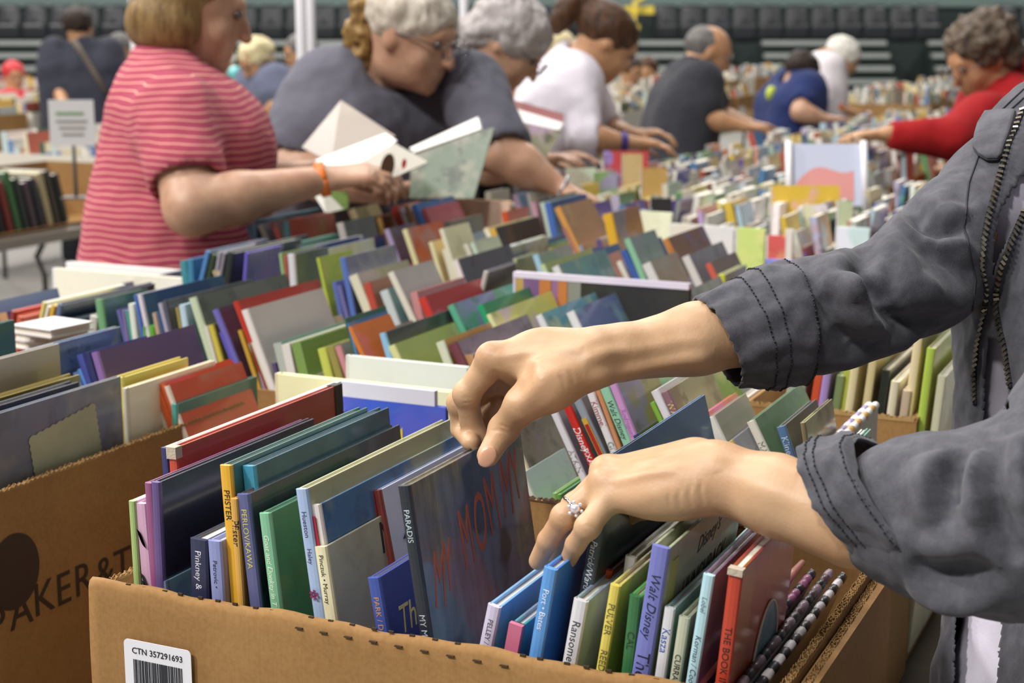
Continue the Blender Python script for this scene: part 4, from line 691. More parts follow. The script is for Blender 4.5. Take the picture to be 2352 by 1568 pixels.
# thin paperbacks in the right-hand carton
hcols = [0x9c988c, 0xa39f98, 0xc8502c, 0x9c84bc, 0x7a8a5c, 0xa7b04c, 0xd2c69c, 0xcfc090, 0x1f2620, 0xd4ccb0, 0xc8b49c, 0xdccba4, 0xa8c04c, 0xd0cdb0]
hn = ['grey', 'pale grey', 'orange-red', 'lavender', 'green plastic-wrapped', 'lime', 'thick cream', 'second cream', 'black', 'off-white', 'peach', 'long tan', 'yellow-green', 'pale sage']
for i, c in enumerate(hcols):
    x = -.474+i*.0122; zt = [1.09, 1.10, 1.07, 1.08, 1.06, 1.12, 1.15, 1.10, 1.07, 1.06, 1.05, 1.15, 1.10, 1.07][i]
    r = book((x+.028, 1.712+(i % 3)*.004, zt), 7-.2*i, .0085, .16+(i % 4)*.02, c, c, .35, zb=.75, label=hn[i]+' paperback standing in the open box at right beneath the sleeve', group='paperbacks in the open box at right', name='paperback', board=.0008)
for x, lb in ((-.425, 'left'), (-.355, 'right')):
    o = MB().tube([(x, 1.74, 1.10), (x+.006, 1.76, 1.125)], [.009, .007], 10).build('marker_cap', mat('cap_blue', 0x2c78c8, .4), None, True); tag(o, 'bright blue plastic cap among the paperbacks in the right-hand box, the '+lb+' one', 'cap')
# ------------------------------------------------ labels for the middle rows
rown = {1.335: 'second', 1.705: 'third', 2.075: 'fourth', 2.445: 'fifth', 2.815: 'sixth', None: 'back'}
byrow = {}
for nb in MIDB: byrow.setdefault(nb[9], []).append(nb)
seen = {}
for Y, lst in byrow.items():
    lst.sort(key=lambda q: q[1])
    for i, nb in enumerate(lst):
        sc, cc = cname(nb[6]), cname(nb[7]); d = 'wide' if nb[11] > .25 else ('small' if nb[11] < .13 else ''); d2 = 'thin ' if nb[5] < .009 else ('thick ' if nb[5] > .016 else '')
        a = '%s%s book' % (d2, cc) if sc == cc else '%s%s book, %s spine,' % (d2, cc, sc)
        L_ = cname(lst[i-1][6]) if i else None; R_ = cname(lst[i+1][6]) if i+1 < len(lst) else None
        w_ = ' between %s and %s ones' % (L_, R_) if L_ and R_ else (' right of a %s spine' % L_ if L_ else ' left of a %s spine' % R_)
        lb = a+w_+', %s row' % rown[Y]
        if lb in seen: lb += ', farther right'
        if lb in seen: lb += ' still'
        seen[lb] = 1; tag(nb[0], lb, 'book', 'picture books in the %s row of boxes' % rown[Y])
for nb in NB:
    if 'label' not in nb[0]: tag(nb[0], 'picture book', 'book')
    if 'category' not in nb[0]: nb[0]['category'] = 'book'
    if nb[8]: nb[0]['label'] = nb[8]
print('books', len(NB))
# ================================================= paperbacks farther along, and the far tables
PCOL = [0xd8d2c4, 0xc9c2b0, 0xb8b4ac, 0xdcd8d0, 0xc4b48c, 0x9cb0a4, 0xd8c47c, 0xb0a8c0, 0xa84c3c, 0x4c7cac, 0x5c8c5c, 0xd2b43c, 0x5c4c8c, 0xc8907c, 0x8c8c88, 0xe0dcd4, 0xa8c0cc, 0xd8d4c0]
for i, y in enumerate((3.2, 3.72, 4.24, 4.76, 5.28)):
    carton(-1.70 if i else -1.70, y, -.985, y+.49, .22, 'brown cardboard box far along the left-hand tables, %s behind the middle rows' % ['first', 'second', 'third', 'fourth', 'fifth'][i])
    if y < 4: carton(-.965, y, -.25, y+.49, .22, 'brown cardboard box of paperbacks, right-hand tables, %s behind the light covers' % ['first', 'second', 'third', 'fourth', 'fifth'][i])
pb = []
y = 3.215; 
while y < 5.6:
    for seg in ((-1.66, -1.0), (-.95, -.27)):
        if seg[0] > -.96 and y > 4.15: continue
        x = seg[0]+RN.uniform(0, .02)
        while x < seg[1]:
            t = RN.uniform(.010, .022); pb.append((x, y+RN.uniform(-.01, .02), .97+RN.uniform(.01, .09), RN.uniform(-20, 12), t, RN.uniform(.09, .13))); x += t+RN.uniform(.003, .012)
    y += .17
def seen_(p): return not (p[0] < -1.12-.18*(p[1]-3.1)/1.0*1.0)
vis = [p for p in pb if p[0] > -1.05-.34*(p[1]-3.1)]; rest = [p for p in pb if p not in vis]
vis.sort(key=lambda p: p[1]); rest += vis[290:]; vis = vis[:290]
for i, p in enumerate(vis):
    c = RN.choice(PCOL); c2 = RN.choice(PCOL) if RN.random() < .4 else c; lr = math.radians(p[3]); H = (p[2]-.765)/math.cos(lr)
    r = empty('paperback', (p[0]-H*math.sin(lr), p[1], p[2]-H*math.cos(lr))); r.rotation_euler = (0, lr, 0)
    b = MB(); b.box((0, 0, 0), (p[4], .0012, H)); b.box((0, 0, 0), (.001, p[5], H)); b.box((p[4]-.001, 0, 0), (p[4], p[5], H)); b.build('cover', COVER, r, color=(*lin(c), .7)); MB().box((.001, .0012, .001), (p[4]-.001, p[5]-.002, H-.001)).build('pages', PAGES, r)
    tag(r, 'small paperback among the crowded pale paperbacks beyond the light covers', 'book', 'crowded paperbacks on the farther right-hand tables')
pile('paperbacks', [(p[0], p[1], p[2], p[3], p[4], p[5], RN.choice(PCOL), RN.choice(PCOL)) for p in rest], 'countless more paperbacks packed in the boxes farther along the tables', .765)
fb = []
y = 5.9
while y < 8.2:
    x = -1.7
    while x < -1.0: t = RN.uniform(.015, .03); fb.append((x, y, .93+RN.uniform(0, .12), RN.uniform(-16, 10), t, .13, RN.choice(PCOL), RN.choice(PCOL))); x += t+.006
    y += .2
def things_face(xa, ya, xb, yb, d, h, c, lb, art=.3, name='picture_book', sc=0xe4e0dc, lean=-12):
    a = D(xa, ya, d); c2 = D(xb, yb, d); L = float(np.linalg.norm(c2-a)); r = empty(name, (a[0], a[1], a[2]-h)); r.rotation_euler = (math.radians(lean), 0, math.atan2(c2[1]-a[1], c2[0]-a[0]))
    tag(r, lb, 'book'); M_ = MB().box((0, 0, 0), (L, .0025, h)); M_.build('cover', COVER, r, color=(*lin(c), art)); MB().box((.002, .0025, .002), (L-.002, .012, h-.003)).build('pages', PAGES, r); MB().box((0, .012, 0), (L, .0145, h)).build('cover', COVER, r, color=(*lin(c), art)); MB().box((0, 0, 0), (.002, .0145, h)).build('spine', SPINE, r, color=sc); return r, L
for q in ((1388, 345, 1492, 350, 4.35, .20, 0xb03a3c, 'red-edged picture book display propped up below the purple wristband', .7), (1430, 352, 1478, 355, 4.2, .17, 0xb39868, 'tan book standing against the red-edged display', .1), (1300, 385, 1370, 378, 4.1, .15, 0xb4b09c, 'pale grey-green book near the reaching hand with the watch', .6), (1250, 395, 1300, 390, 4.3, .12, 0x9c9c84, 'sage patterned book behind the reaching hand', .8), (1365, 395, 1420, 392, 4.0, .15, 0x7c9c5c, 'green and cream book between the sage and tan books', .7), (1475, 385, 1535, 380, 3.95, .12, 0xb08c4c, 'amber brown book right of the tan one', .4), (1495, 455, 1545, 450, 3.5, .1, 0x201c1e, 'black book behind the orange-yellow one', .1), (1455, 460, 1500, 452, 3.55, .08, 0x8c4428, 'rust coloured book behind the orange-yellow one', .1),
          (1775, 425, 1935, 432, 3.5, .14, 0xd8b440, 'wide yellow picture book propped below the pink display sheet', .3), (1850, 470, 1905, 470, 3.4, .12, 0xdcd8b0, 'cream and yellow picture book leaning below the wide yellow one', .5), (1930, 460, 1965, 458, 3.35, .12, 0xb8c4a0, 'pale green book right of the yellow ones', .6)):
    things_face(*q)
r, L = things_face(1812, 326, 1998, 334, 3.72, .15, 0xc4cae0, 'pale blue display sheet with a pink picture, between shiny white posts', .0, 'display_sheet', lean=-18)
MB().grid(lambda u, v: (L*(.12+.72*u), -.001, .03+.10*(.25+.5*u)*v+.02*math.sin(u*5)), 12, 3).build('pink_picture', mat('pink_picture', 0xd89490, .5), r)
for x in (0, L-.012): MB().tube([(x+.006, -.006, -.02), (x+.006, -.006, .155)], .008, 8).build('post', M_STEEL, r, True)
# far tables
def cloth_table(x0, y0, x1, y1, lb): return table(x0, y0, x1, y1, lb)
far = []; FT = 0
spec = [(-4.08, 6.05, 3), (-7.2, 5.0, 4), (-9.7, 7.5, 4), (-5.2, 12.2, 3), (-2.6, 10.5, 3), (1.2, 7.5, 4), (-7.6, 14.0, 2), (-.4, 12.8, 3)]
wds = ['nearest', 'second', 'third', 'fourth']; ln_n = ['left background line', 'farther left line', 'far left line', 'line behind the women', 'line behind the balding man', 'line behind the red hooded person', 'distant line at left', 'distant line at right']
WB = [0xdedad2, 0xe4e0d8, 0xd8ccb0, 0xdcc88c, 0xc9c4bc, 0xb8c8c8, 0xa85444, 0x5c80ac, 0xdcd8cc, 0xd8d4c8, 0xc49c54, 0x405c4c]
for li, (X, Y0, n_) in enumerate(spec):
    for j in range(n_):
        y0 = Y0+j*1.86; table(X, y0, X+.76, y0+1.83, '%s book-covered folding table of the %s' % (wds[j].capitalize(), ln_n[li]))
        for k in range(4):
            carton(X+.06, y0+.03+k*.45, X+.70, y0+.44+k*.45, .2, 'low box, %s on the %s table of the %s' % (['first', 'second', 'third', 'last'][k], wds[j], ln_n[li]), m=CARD if (k+j+li) % 3 else mat('white_card', 0xcfc9bd, .7))
            for rr in (0, .2):
                x = X+.085
                while x < X+.66: t = RN.uniform(.012, .035); far.append((x, y0+.05+k*.45+rr, .90+RN.uniform(0, .14), RN.uniform(-15, 5), t, .16, RN.choice(WB), RN.choice(WB))); x += t+.003
for i, (x0, y0, x1, y1) in enumerate(((-4.6, 4.95, -4.0, 5.35), (-4.6, 5.42, -4.0, 5.85), (-5.12, 3.85, -4.66, 4.3), (-5.12, 4.4, -4.66, 4.85))):
    carton(x0, y0, x1, y1, .2, 'low box of pale books on the left background table, '+['just behind the dark-spined row', 'farthest along it', 'back left corner', 'middle of its back edge'][i], m=MATS['white_card'])
    x = x0+.02
    while x < x1-.03: t = RN.uniform(.012, .035); far.append((x, y0+.03, .93+RN.uniform(0, .1), -6, t, .16, RN.choice(WB), RN.choice(WB))); far.append((x, y0+.21, .93+RN.uniform(0, .1), -6, t, .16, RN.choice(WB), RN.choice(WB))); x += t+.003
pile('distant_books', fb+far, 'masses of out-of-focus books in the boxes on the distant tables', .762)
# left background: dark spines in a cut-down carton, and the paper sign
lt = LT; cx = Zp(195, 500, .745)
ce = (0, 4.69); c_ = empty('cardboard_box', (lt[0]-.19, (lt[1]-.2+ce[1])/2, .745)); tag(c_, 'brown cardboard box with a cut-down front on the table left of the striped red top', 'cardboard box'); hl = (ce[1]-lt[1]+.2)/2
b = MB(); b.box((-.15, -hl, 0), (.13, hl, .004)); b.box((-.15, -hl, 0), (-.146, hl, .20)); b.box((-.15, hl-.004, 0), (.13, hl, .20)); b.box((-.15, -hl, 0), (.13, -hl+.004, .20)); b.build('carton_body', CARD, c_)
dk = [0x2a2c28, 0x1e2420, 0x3c2a30, 0x4c4440, 0x241c20, 0x7c2c24, 0x3c6c3c, 0x2c3430, 0x504048, 0x2c2c34, 0xb8a880, 0x40382c]
for i in range(13):
    yy = lt[1]-.08+i*.040; c = dk[i % len(dk)]; r = empty('picture_book', (lt[0]-.27, yy, .75)); r.rotation_euler = (math.radians(14), 0, 0); tag(r, 'dark-spined book leaning in the row on the table left of the striped red top', 'book', 'dark leaning books on the left background table')
    h = RN.uniform(.15, .21); MB().box((0, -.0, 0), (.20, .003, h)).build('cover', COVER, r, color=(*lin(c), .2)); MB().box((0, .022, 0), (.20, .025, h)).build('cover', COVER, r, color=(*lin(c), .2)); MB().box((0, .003, 0), (.196, .022, h-.004)).build('pages', PAGES, r); MB().box((.198, 0, 0), (.202, .025, h)).build('spine', SPINE, r, color=c)
a = D(112, 232, 4.9); b_ = D(213, 228, 4.9); L = float(np.linalg.norm(b_-a)); r = empty('paper_sign', (a[0], a[1], a[2]-.135)); r.rotation_euler = (0, 0, math.atan2(b_[1]-a[1], b_[0]-a[0])); tag(r, 'grey-white printed paper sign in a clear holder, left of the striped red top', 'sign')
MB().box((0, 0, 0), (L, .002, .135)).build('sheet', mat('sign_paper', 0xb4b0ae, .4), r); MB().box((-.002, -.003, -.002), (L+.002, -.002, .139)).build('clear_holder', mat('holder_glaze', 0xc4c2c2, .1, coat=1), r)
b = MB(); b.box((.02, -.0045, .093), (L-.03, -.0035, .102)); b.build('green_line', mat('sign_green', 0x6c8c64, .6), r); b = MB()
for i, z in enumerate((.07, .05, .03)): b.box((.02+.008*i, -.0045, z), (L-.02-.006*i, -.0035, z+.006))
b.build('text_lines', mat('sign_grey', 0x7c726c, .6), r)
MB().tube([(L/2, .005, -.16), (L/2, .005, .05)], .006, 8).build('stand', M_LEG, r, True); MB().box((L/2-.04, -.03, -.165), (L/2+.04, .04, -.16)).build('stand_foot', M_LEG, r)
# ================================================= people
def m_skin(name, a, b):
    k = NT(name); co = k.coord(); n = k.noise(co, 28, 4, .6); n3 = k.noise(co, 13, 2); c_ = k.ramp(n.outputs[0], [(.3, a), (.7, b)])
    r_ = k.n('ShaderNodeMapRange'); r_.inputs[1].default_value = .48; r_.inputs[2].default_value = .72; r_.inputs[4].default_value = .30; k.l(n3.outputs[0], r_.inputs[0])
    c_ = k.mix(r_.outputs[0], c_, tuple(x*y for x, y in zip(lin(a), (1.02, .78, .74)))); k.l(c_, k.b.inputs['Base Color'])
    k.set(Roughness=.46, Subsurface_Weight=.2, Subsurface_Scale=.003); k.b.inputs['Subsurface Radius'].default_value = (1, .4, .25); k.b.inputs['Specular IOR Level'].default_value = .4
    vo = k.n('ShaderNodeTexVoronoi'); vo.inputs['Scale'].default_value = 420; k.l(co, vo.inputs['Vector']); n2 = k.noise(co, 150, 4, .7); ad = k.n('ShaderNodeMath', operation='ADD'); k.l(vo.outputs[0], ad.inputs[0]); k.l(n2.outputs[0], ad.inputs[1]); k.bump(ad.outputs[0], .12, .0006); return k.m
SKIN = m_skin('skin_fair', 0xb48f6c, 0xc6a381); SKIN2 = m_skin('skin_tan', 0xa87c5a, 0xb98e6a); SKIN3 = m_skin('skin_rosy', 0xa88068, 0xbc967c)
def cloth(name, col, var=.12, stripes=None, sheen=.04, bsc=420):
    k = NT(name); co = k.coord(); c = lin(col); n = k.noise(co, 5, 5, .6); base = k.mix(n.outputs[0], tuple(v*(1-var) for v in c), tuple(min(1, v*(1+var)) for v in c))
    if stripes:
        per, wd_, sc_, warp = stripes; w_ = k.n('ShaderNodeTexNoise'); w_.inputs['Scale'].default_value = 5; k.l(co, w_.inputs['Vector'])
        sx = k.n('ShaderNodeSeparateXYZ'); k.l(co, sx.inputs[0]); ad = k.n('ShaderNodeMath', operation='MULTIPLY_ADD'); k.l(w_.outputs[0], ad.inputs[0]); ad.inputs[1].default_value = warp; k.l(sx.outputs[2], ad.inputs[2])
        md = k.n('ShaderNodeMath', operation='FRACT'); dv = k.n('ShaderNodeMath', operation='DIVIDE'); k.l(ad.outputs[0], dv.inputs[0]); dv.inputs[1].default_value = per; k.l(dv.outputs[0], md.inputs[0])
        lt_ = k.n('ShaderNodeMath', operation='LESS_THAN'); k.l(md.outputs[0], lt_.inputs[0]); lt_.inputs[1].default_value = wd_; base = k.mix(lt_.outputs[0], base, lin(sc_))
    k.l(base, k.b.inputs['Base Color']); k.set(Roughness=.85, Sheen_Weight=sheen); k.b.inputs['Specular IOR Level'].default_value = .2
    k.bump(k.noise(co, bsc, 2).outputs[0], .25, .0008); return k.m
def hairmat(name, a, b, sc=60):
    k = NT(name); co = k.coord('Object', (1, 1, .25)); n = k.noise(co, sc, 4, .7); k.l(k.ramp(n.outputs[0], [(.3, a), (.7, b)]), k.b.inputs['Base Color']); k.set(Roughness=.55); k.b.inputs['Specular IOR Level'].default_value = .3; k.bump(n.outputs[0], .9, .006); return k.m
def join(name, objs, m, parent):
    vs = []; fs = []
    for o in objs:
        n = len(vs); vs += [tuple(v.co) for v in o.data.vertices]; fs += [tuple(n+i for i in p.vertices) for p in o.data.polygons]; bpy.data.objects.remove(o)
    return mesh(name, vs, fs, m, parent, True)
def chain(pts, k=None): return [('c', pts[i][0], pts[i+1][0], pts[i][1], pts[i+1][1])+((k,) if k else ()) for i in range(len(pts)-1)]
def head_prims(c, f, u, k=.012, sc=1.0):
    f = nrm(f); s = nrm(np.cross(f, u)); u = np.cross(s, f); Rm = np.stack([s, f, u], 1); q = lambda a, b, h: c+sc*(s*a+f*b+u*h)
    P = [('e', q(0, -.008, .01), (.076*sc, .095*sc, .092*sc), Rm, .02), ('e', q(0, .028, -.055), (.058*sc, .064*sc, .062*sc), Rm, .03), ('e', q(0, .07, -.098), (.022*sc, .018*sc, .016*sc), Rm, .02),
         ('c', q(0, .088, .008), q(0, .108, -.032), .008*sc, .0125*sc, .01), ('c', q(-.03, .08, .024), q(.03, .08, .024), .011*sc, .011*sc, .012), ('e', q(-.04, .06, -.035), (.022, .02, .022), Rm, .02), ('e', q(.04, .06, -.035), (.022, .02, .022), Rm, .02),
         ('-e', q(-.032, .101, .006), (.015, .013, .011), Rm, .01), ('-e', q(.032, .101, .006), (.015, .013, .011), Rm, .01),
         ('c', q(-.018, .086, -.062), q(.018, .086, -.062), .0065, .0065, .006), ('c', q(-.015, .084, -.073), q(.015, .084, -.073), .0075, .0075, .006), ('-c', q(-.02, .096, -.0675), q(.02, .096, -.0675), .002, .002, .004)]
    for a in (-1, 1): P += [('e', q(a*.076, -.008, -.012), (.010, .019, .032), Rm, .008), ('-e', q(a*.088, -.004, -.008), (.006, .009, .016), Rm, .006)]
    return P, q, Rm
def hand_prims(w, d, up, side, curl=.35, s=1.0, spread=1.0):
    """w wrist point, d pointing direction, up back of the hand, side +1/-1 which way the thumb leaves"""
    d = nrm(d); r = nrm(np.cross(d, up))*side; up = nrm(np.cross(r, d))*side; up = up if np.dot(up, up) else up; P = []
    if np.dot(np.cross(d, r)*-side, up) < 0: pass
    for i, (o, L, rr) in enumerate(((.030, .098, .0095), (.010, .103, .0098), (-.010, .097, .0093), (-.028, .086, .0082))):
        b = w+d*.012*s+r*o*.55*s; m = w+d*(.088-.004*abs(i-1))*s+r*o*s; P.append(('c', b, m, .0135*s, .0115*s, .014))
        a = curl*(.7+.12*i); p = m; L3 = [.043, .026, .021] if i < 3 else [.034, .020, .018]
        for j, l in enumerate(L3):
            dd = d*math.cos(a)-up*math.sin(a); n_ = p+dd*l*s; P.append(('c', p, n_, rr*(1-.1*j)*s, rr*(.92-.12*j)*s, .004)); p = n_; a += curl*(1.1-.2*j)
    t0 = w+d*.02*s+r*.022*s-up*.006; t1 = w+d*.052*s+r*.048*s-up*.018*s; t2 = t1+(d*.8+r*.25-up*.35)*.034*s; t3 = t2+(d*.95-r*.1-up*.4)*.026*s
    P += [('c', t0, t1, .0165*s, .0135*s, .014), ('c', t1, t2, .0115*s, .0105*s, .006), ('c', t2, t3, .0102*s, .0082*s, .004)]
    return P
def person(label, lv, arms, head, skin, top, h=.012, sl=.55, hair=None, bottom=None, fwd=None, name='person', glasses=None, bulk=1.0, cloth_amp=.006, hem=None, neckr=.052, slr=.013, necky=.0, hsc=1.0):
    """lv: torso levels, shoulders first (world point, half width, radius); arms: [(shoulder, r), (elbow, r), (wrist, r), handdir, palm-up, thumb side, curl]"""
    F = nrm(fwd); S = nrm(np.cross(F, (0, 0, 1))); hc, hf = head
    hip = lv[-1][0]; gp = np.array([hip[0], hip[1], 0]); root = empty(name, gp); root.rotation_euler = (0, 0, 0); tag(root, label, 'person'); inv = np.array(gp)
    T = []
    def tors(off): 
        out = []
        for i in range(len(lv)-1):
            for sgn in (-1, 0, 1):
                a, b_ = lv[i], lv[i+1]; out.append(('c', a[0]+S*sgn*a[1]-inv, b_[0]+S*sgn*b_[1]-inv, a[2]+off, b_[2]+off, .05))
        return out
    B = tors(-.012); hp, q, Rm = head_prims(hc-inv, hf, (0, 0, 1), sc=hsc); nb = lv[0][0]-inv+np.array([0, 0, lv[0][2]*.7]); hb = q(0, -.02, -.07)
    B += hp+[('c', nb, hb, neckr*1.15, neckr, .03)]
    for A in arms:
        B += [('c', A[0][0]-inv, A[1][0]-inv, A[0][1], A[1][1], .02), ('c', A[1][0]-inv, A[1][0]-inv+(A[2][0]-A[1][0])*.35, A[1][1]*.98, A[1][1]*.97, .02), ('c', A[1][0]-inv+(A[2][0]-A[1][0])*.35, A[2][0]-inv, A[1][1]*.97, A[2][1], .015)]
        if len(A) > 3: B += hand_prims(A[2][0]-inv, A[3], A[4], A[5], A[6])
    for sgn in (-1, 1):
        hipp = hip+S*sgn*.09-inv; kn = np.array([hipp[0]*1.0+F[0]*.02, hipp[1]+F[1]*.02, .48]); an = np.array([S[0]*sgn*.1, S[1]*sgn*.1, .09]); B += [('c', hipp, kn, .075, .055, .03), ('c', kn, an, .052, .035, .02), ('c', an, an+np.array([0, 0, -.03])+F*.03, .035, .03, .02)]
    body = sdf(B, h, .012, 'body', skin, root)
    # top
    C_ = []
    for A in arms:
        e = A[0][0]-inv; g = A[1][0]-inv; w_ = A[2][0]-inv; d1 = g-e; L1 = np.linalg.norm(d1)
        if sl <= 1: en = e+d1*sl; dr = d1/L1; re = A[0][1]+(A[1][1]-A[0][1])*sl; C_ += [('c', e, en, A[0][1]+slr, re+slr*1.3, .03), ('-c', en+dr*(re+.012), en+dr*(re+.10), re+.016, re+.05, .006)]
        else:
            en = g+(w_-g)*(sl-1); dr = nrm(w_-g); re = A[1][1]+(A[2][1]-A[1][1])*(sl-1); C_ += [('c', e, g, A[0][1]+slr, A[1][1]+slr, .03), ('c', g, en, A[1][1]+slr, re+slr, .02), ('-c', en+dr*(re+.006), en+dr*(re+.07), re+.012, re+.03, .006)]
    C_ += tors(.012*bulk)
    C_ += [('c', nb-np.array([0, 0, .03]), nb+(hb-nb)*.25, neckr*1.5, neckr*1.25, .04)]
    C_ += [('-c', nb+(hb-nb)*.42, nb+(hb-nb)*1.2, neckr*1.15, neckr*1.6, .006)]
    if hem is not None: C_ += [('&', np.array([0, 0, hem]), (0, 0, -1))]
    sh_ = sdf(C_, h*.9, .03, 'shirt', top, root, nz=(cloth_amp, 9, 3))
    b = []
    for sgn in (-1, 1):
        hipp = hip+S*sgn*.085-inv; an = np.array([S[0]*sgn*.1, S[1]*sgn*.1, .10]); kn = (hipp+an)/2+F*.015; b += [('c', hipp, kn, lv[-1][2]*.92, .085, .04), ('c', kn, an, .085, .06, .03)]
    b += [('c', hip-S*lv[-1][1]-inv, hip+S*lv[-1][1]-inv, lv[-1][2]+.004, lv[-1][2]+.004, .04)]
    sdf(b, max(h, .014), .03, 'trousers', bottom or TROU, root, nz=(.006, 8, 2))
    for sgn in (-1, 1):
        an = np.array([S[0]*sgn*.1, S[1]*sgn*.1, .035]); sdf([('c', an-F*.05, an+F*.1, .042, .036), ('c', an+F*.1, an+F*.15+np.array([0, 0, -.005]), .038, .03), ('&', (0, 0, .0), (0, 0, -1))], .012, .01, 'shoe', SHOE, root)
    for a in (-1, 1): sdf([('e', q(a*.031, .0815, .005), (.0115, .0115, .0115), Rm)], .004, .01, 'eye', EYEM, root)
    if hair: sdf(hair(q, Rm), h*.75 if h > .008 else .007, .02, 'hair', hair.m, root, nz=hair.nz)
    if glasses:
        b = MB()
        for a in (-1, 1): b.tube([q(a*.033+.024*math.cos(t), .112, .002+.019*math.sin(t)) for t in np.linspace(0, 6.283, 17)[:-1]], .0016, 6, closed=True); b.tube([q(a*.057, .11, .008), q(a*.079, .03, .008), q(a*.08, -.01, .0)], .0018, 6)
        b.tube([q(-.009, .113, .006), q(.009, .113, .006)], .0018, 6); b.build('glasses', mat('glasses_frame', 0x4c3c3c, .2, coat=1), root, True)
    return root, q, S, F
def hr(fn, m, nz=(.008, 22, 3)): fn.m = m; fn.nz = nz; return fn
TROU = cloth('dark_trousers', 0x24262c); JEAN = cloth('blue_jeans', 0x34425c); SHOE = mat('shoe_rubber', 0x2c2a2a, .6); EYEM = mat('eye_brown', 0x4a3a34, .15, coat=1)
H_BLOND = hairmat('hair_sandy_bob', 0x5e4526, 0x94784c); H_MIX = hairmat('hair_blonde_grey', 0xa09484, 0xd4ccc0); H_CURL = hairmat('hair_brown_curls', 0x5c401c, 0xa88850, 40); H_GREY = hairmat('hair_silver', 0x8c8484, 0xb8b0ae); H_BRN = hairmat('hair_dark_brown', 0x24160e, 0x5c3c24)
H_WHITE = hairmat('hair_white', 0xc8c4b8, 0xe4e0d8); H_BC = hairmat('hair_brown_grey_curls', 0x2c221a, 0x6c5c4c, 35); H_YEL = hairmat('hair_blonde', 0xb8a880, 0xe0d4a8); H_DK = hairmat('hair_black_brown', 0x1c1614, 0x3c2c24); H_SALT = hairmat('hair_salt_pepper', 0x3c3a3a, 0x7c7874)
UP = np.array([0, 0, 1.]); rv, vv = _R, _fh
def dr(r, f, z): return nrm(rv*r+vv*f+UP*z)
# woman in striped red top
PINK = cloth('red_striped_jersey', 0x9c4054, .08, stripes=(.0125, .15, 0xd9a08e, .035))
bob = hr(lambda q, R: [('e', q(0, -.03, .03), (.094, .108, .092), R), ('e', q(-.055, -.035, -.045), (.042, .07, .065), R), ('e', q(.055, -.035, -.045), (.042, .07, .065), R), ('e', q(0, -.075, -.05), (.075, .045, .06), R), ('-e', q(0, .095, -.03), (.075, .06, .095), R, .015)], H_BLOND, (.003, 14, 2))
pw, q, S, F = person('woman with sandy bob in a red striped top, orange wristband, reading an open book', [(D(378, 240, 3.15), .085, .080), (D(430, 345, 3.15), .06, .140), (D(415, 470, 3.15), .05, .140), (D(400, 600, 3.15), .06, .145), (D(395, 780, 3.15), .09, .155)],
    [[(D(400, 262, 2.96), .062), (D(440, 478, 2.85), .049), (D(742, 412, 2.95), .026), dr(.9, .25, .1), UP*.9+rv*.1-vv*.3, -1, .55], [(D(420, 250, 3.32), .055), (D(560, 430, 3.4), .045), (D(800, 395, 3.3), .026), dr(.7, -.5, .1), UP, 1, .5]],
    (D(448, 10, 3.15), dr(.95, .12, -.3)), SKIN3, PINK, h=.0085, sl=.62, hair=bob, fwd=dr(1, .1, 0), cloth_amp=.007, bottom=JEAN, slr=.016, hsc=1.06)
b = MB(); c = D(741, 412, 2.95)-np.array(pw.location); ax = dr(.93, .1, .22); a1 = nrm(np.cross(ax, UP)); a2 = np.cross(ax, a1)
b.grid(lambda u, v: c+ax*(v-.5)*.018+(a1*math.cos(u*6.2832)*.029+a2*math.sin(u*6.2832)*.033), 28, 3); o = b.build('wristband', mat('orange_band', 0xe0701c, .4), pw, True); m_ = o.modifiers.new('s', 'SOLIDIFY'); m_.thickness = .002; o['label'] = 'orange wristband'
def slab(b, cs, th, n=(0, 0, 0)):
    cs = [np.array(c) for c in cs]; nn_ = nrm(np.cross(cs[1]-cs[0], cs[2]-cs[0]))*th; q0 = len(b.v); b.v += [tuple(c) for c in cs]+[tuple(c+nn_) for c in cs]; k = len(cs)
    b.f += [tuple(range(q0, q0+k))[::-1], tuple(range(q0+k, q0+2*k))]+[(q0+i, q0+(i+1) % k, q0+k+(i+1) % k, q0+k+i) for i in range(k)]; return b
def openbook(lb, base, parts):
    r = empty('open_book', base); tag(r, lb, 'book', None)
    for nm, cs, th, mm, art in parts:
        b = MB(); slab(b, [D(*c)-np.array(base) for c in cs], th); b.build(nm, mm if mm in (PAGES, LBL) else COVER, r, color=None if mm in (PAGES, LBL) else (*lin(mm), art))
    return r
LP = mat('page_white', 0xe8e4e2, .6); LBL = LP
ob = openbook('open cream book with brown animal on its cover, held by the orange-banded hand', D(850, 370, 3.1), [('cover', [(693, 338, 3.3), (783, 230, 3.34), (908, 312, 3.16), (760, 372, 3.12)], .003, 0xa09488, .05), ('pages', [(722, 368, 3.10), (884, 306, 3.12), (912, 322, 3.08), (800, 398, 3.02)], .02, LBL, 0), ('cover', [(795, 392, 3.02), (905, 328, 3.06), (984, 372, 3.04), (856, 428, 2.99)], .003, 0xb8b2a6, .08)])
for (x, y, rx, ry, mm, nm) in ((890, 383, .017, .024, mat('print_brown', 0x5c4430, .6), 'printed_animal'), (928, 376, .006, .009, mat('print_red', 0xd8484c, .6), 'printed_dot')):
    c = D(x, y, 3.0)-np.array(ob.location); a = nrm(D(905, 328, 3.06)-D(795, 392, 3.02)); n_ = nrm(np.cross(a, D(856, 428, 2.99)-D(795, 392, 3.02))); w_ = np.cross(n_, a)
    b = MB(); cen = c; 
    b.v = [tuple(cen-ray(x, y)*.0+(a*rx*math.cos(t)+UP*ry*math.sin(t))*1.0) for t in np.linspace(0, 6.283, 21)[:-1]]; b.f = [tuple(range(20))]; b.build(nm, mm, ob)
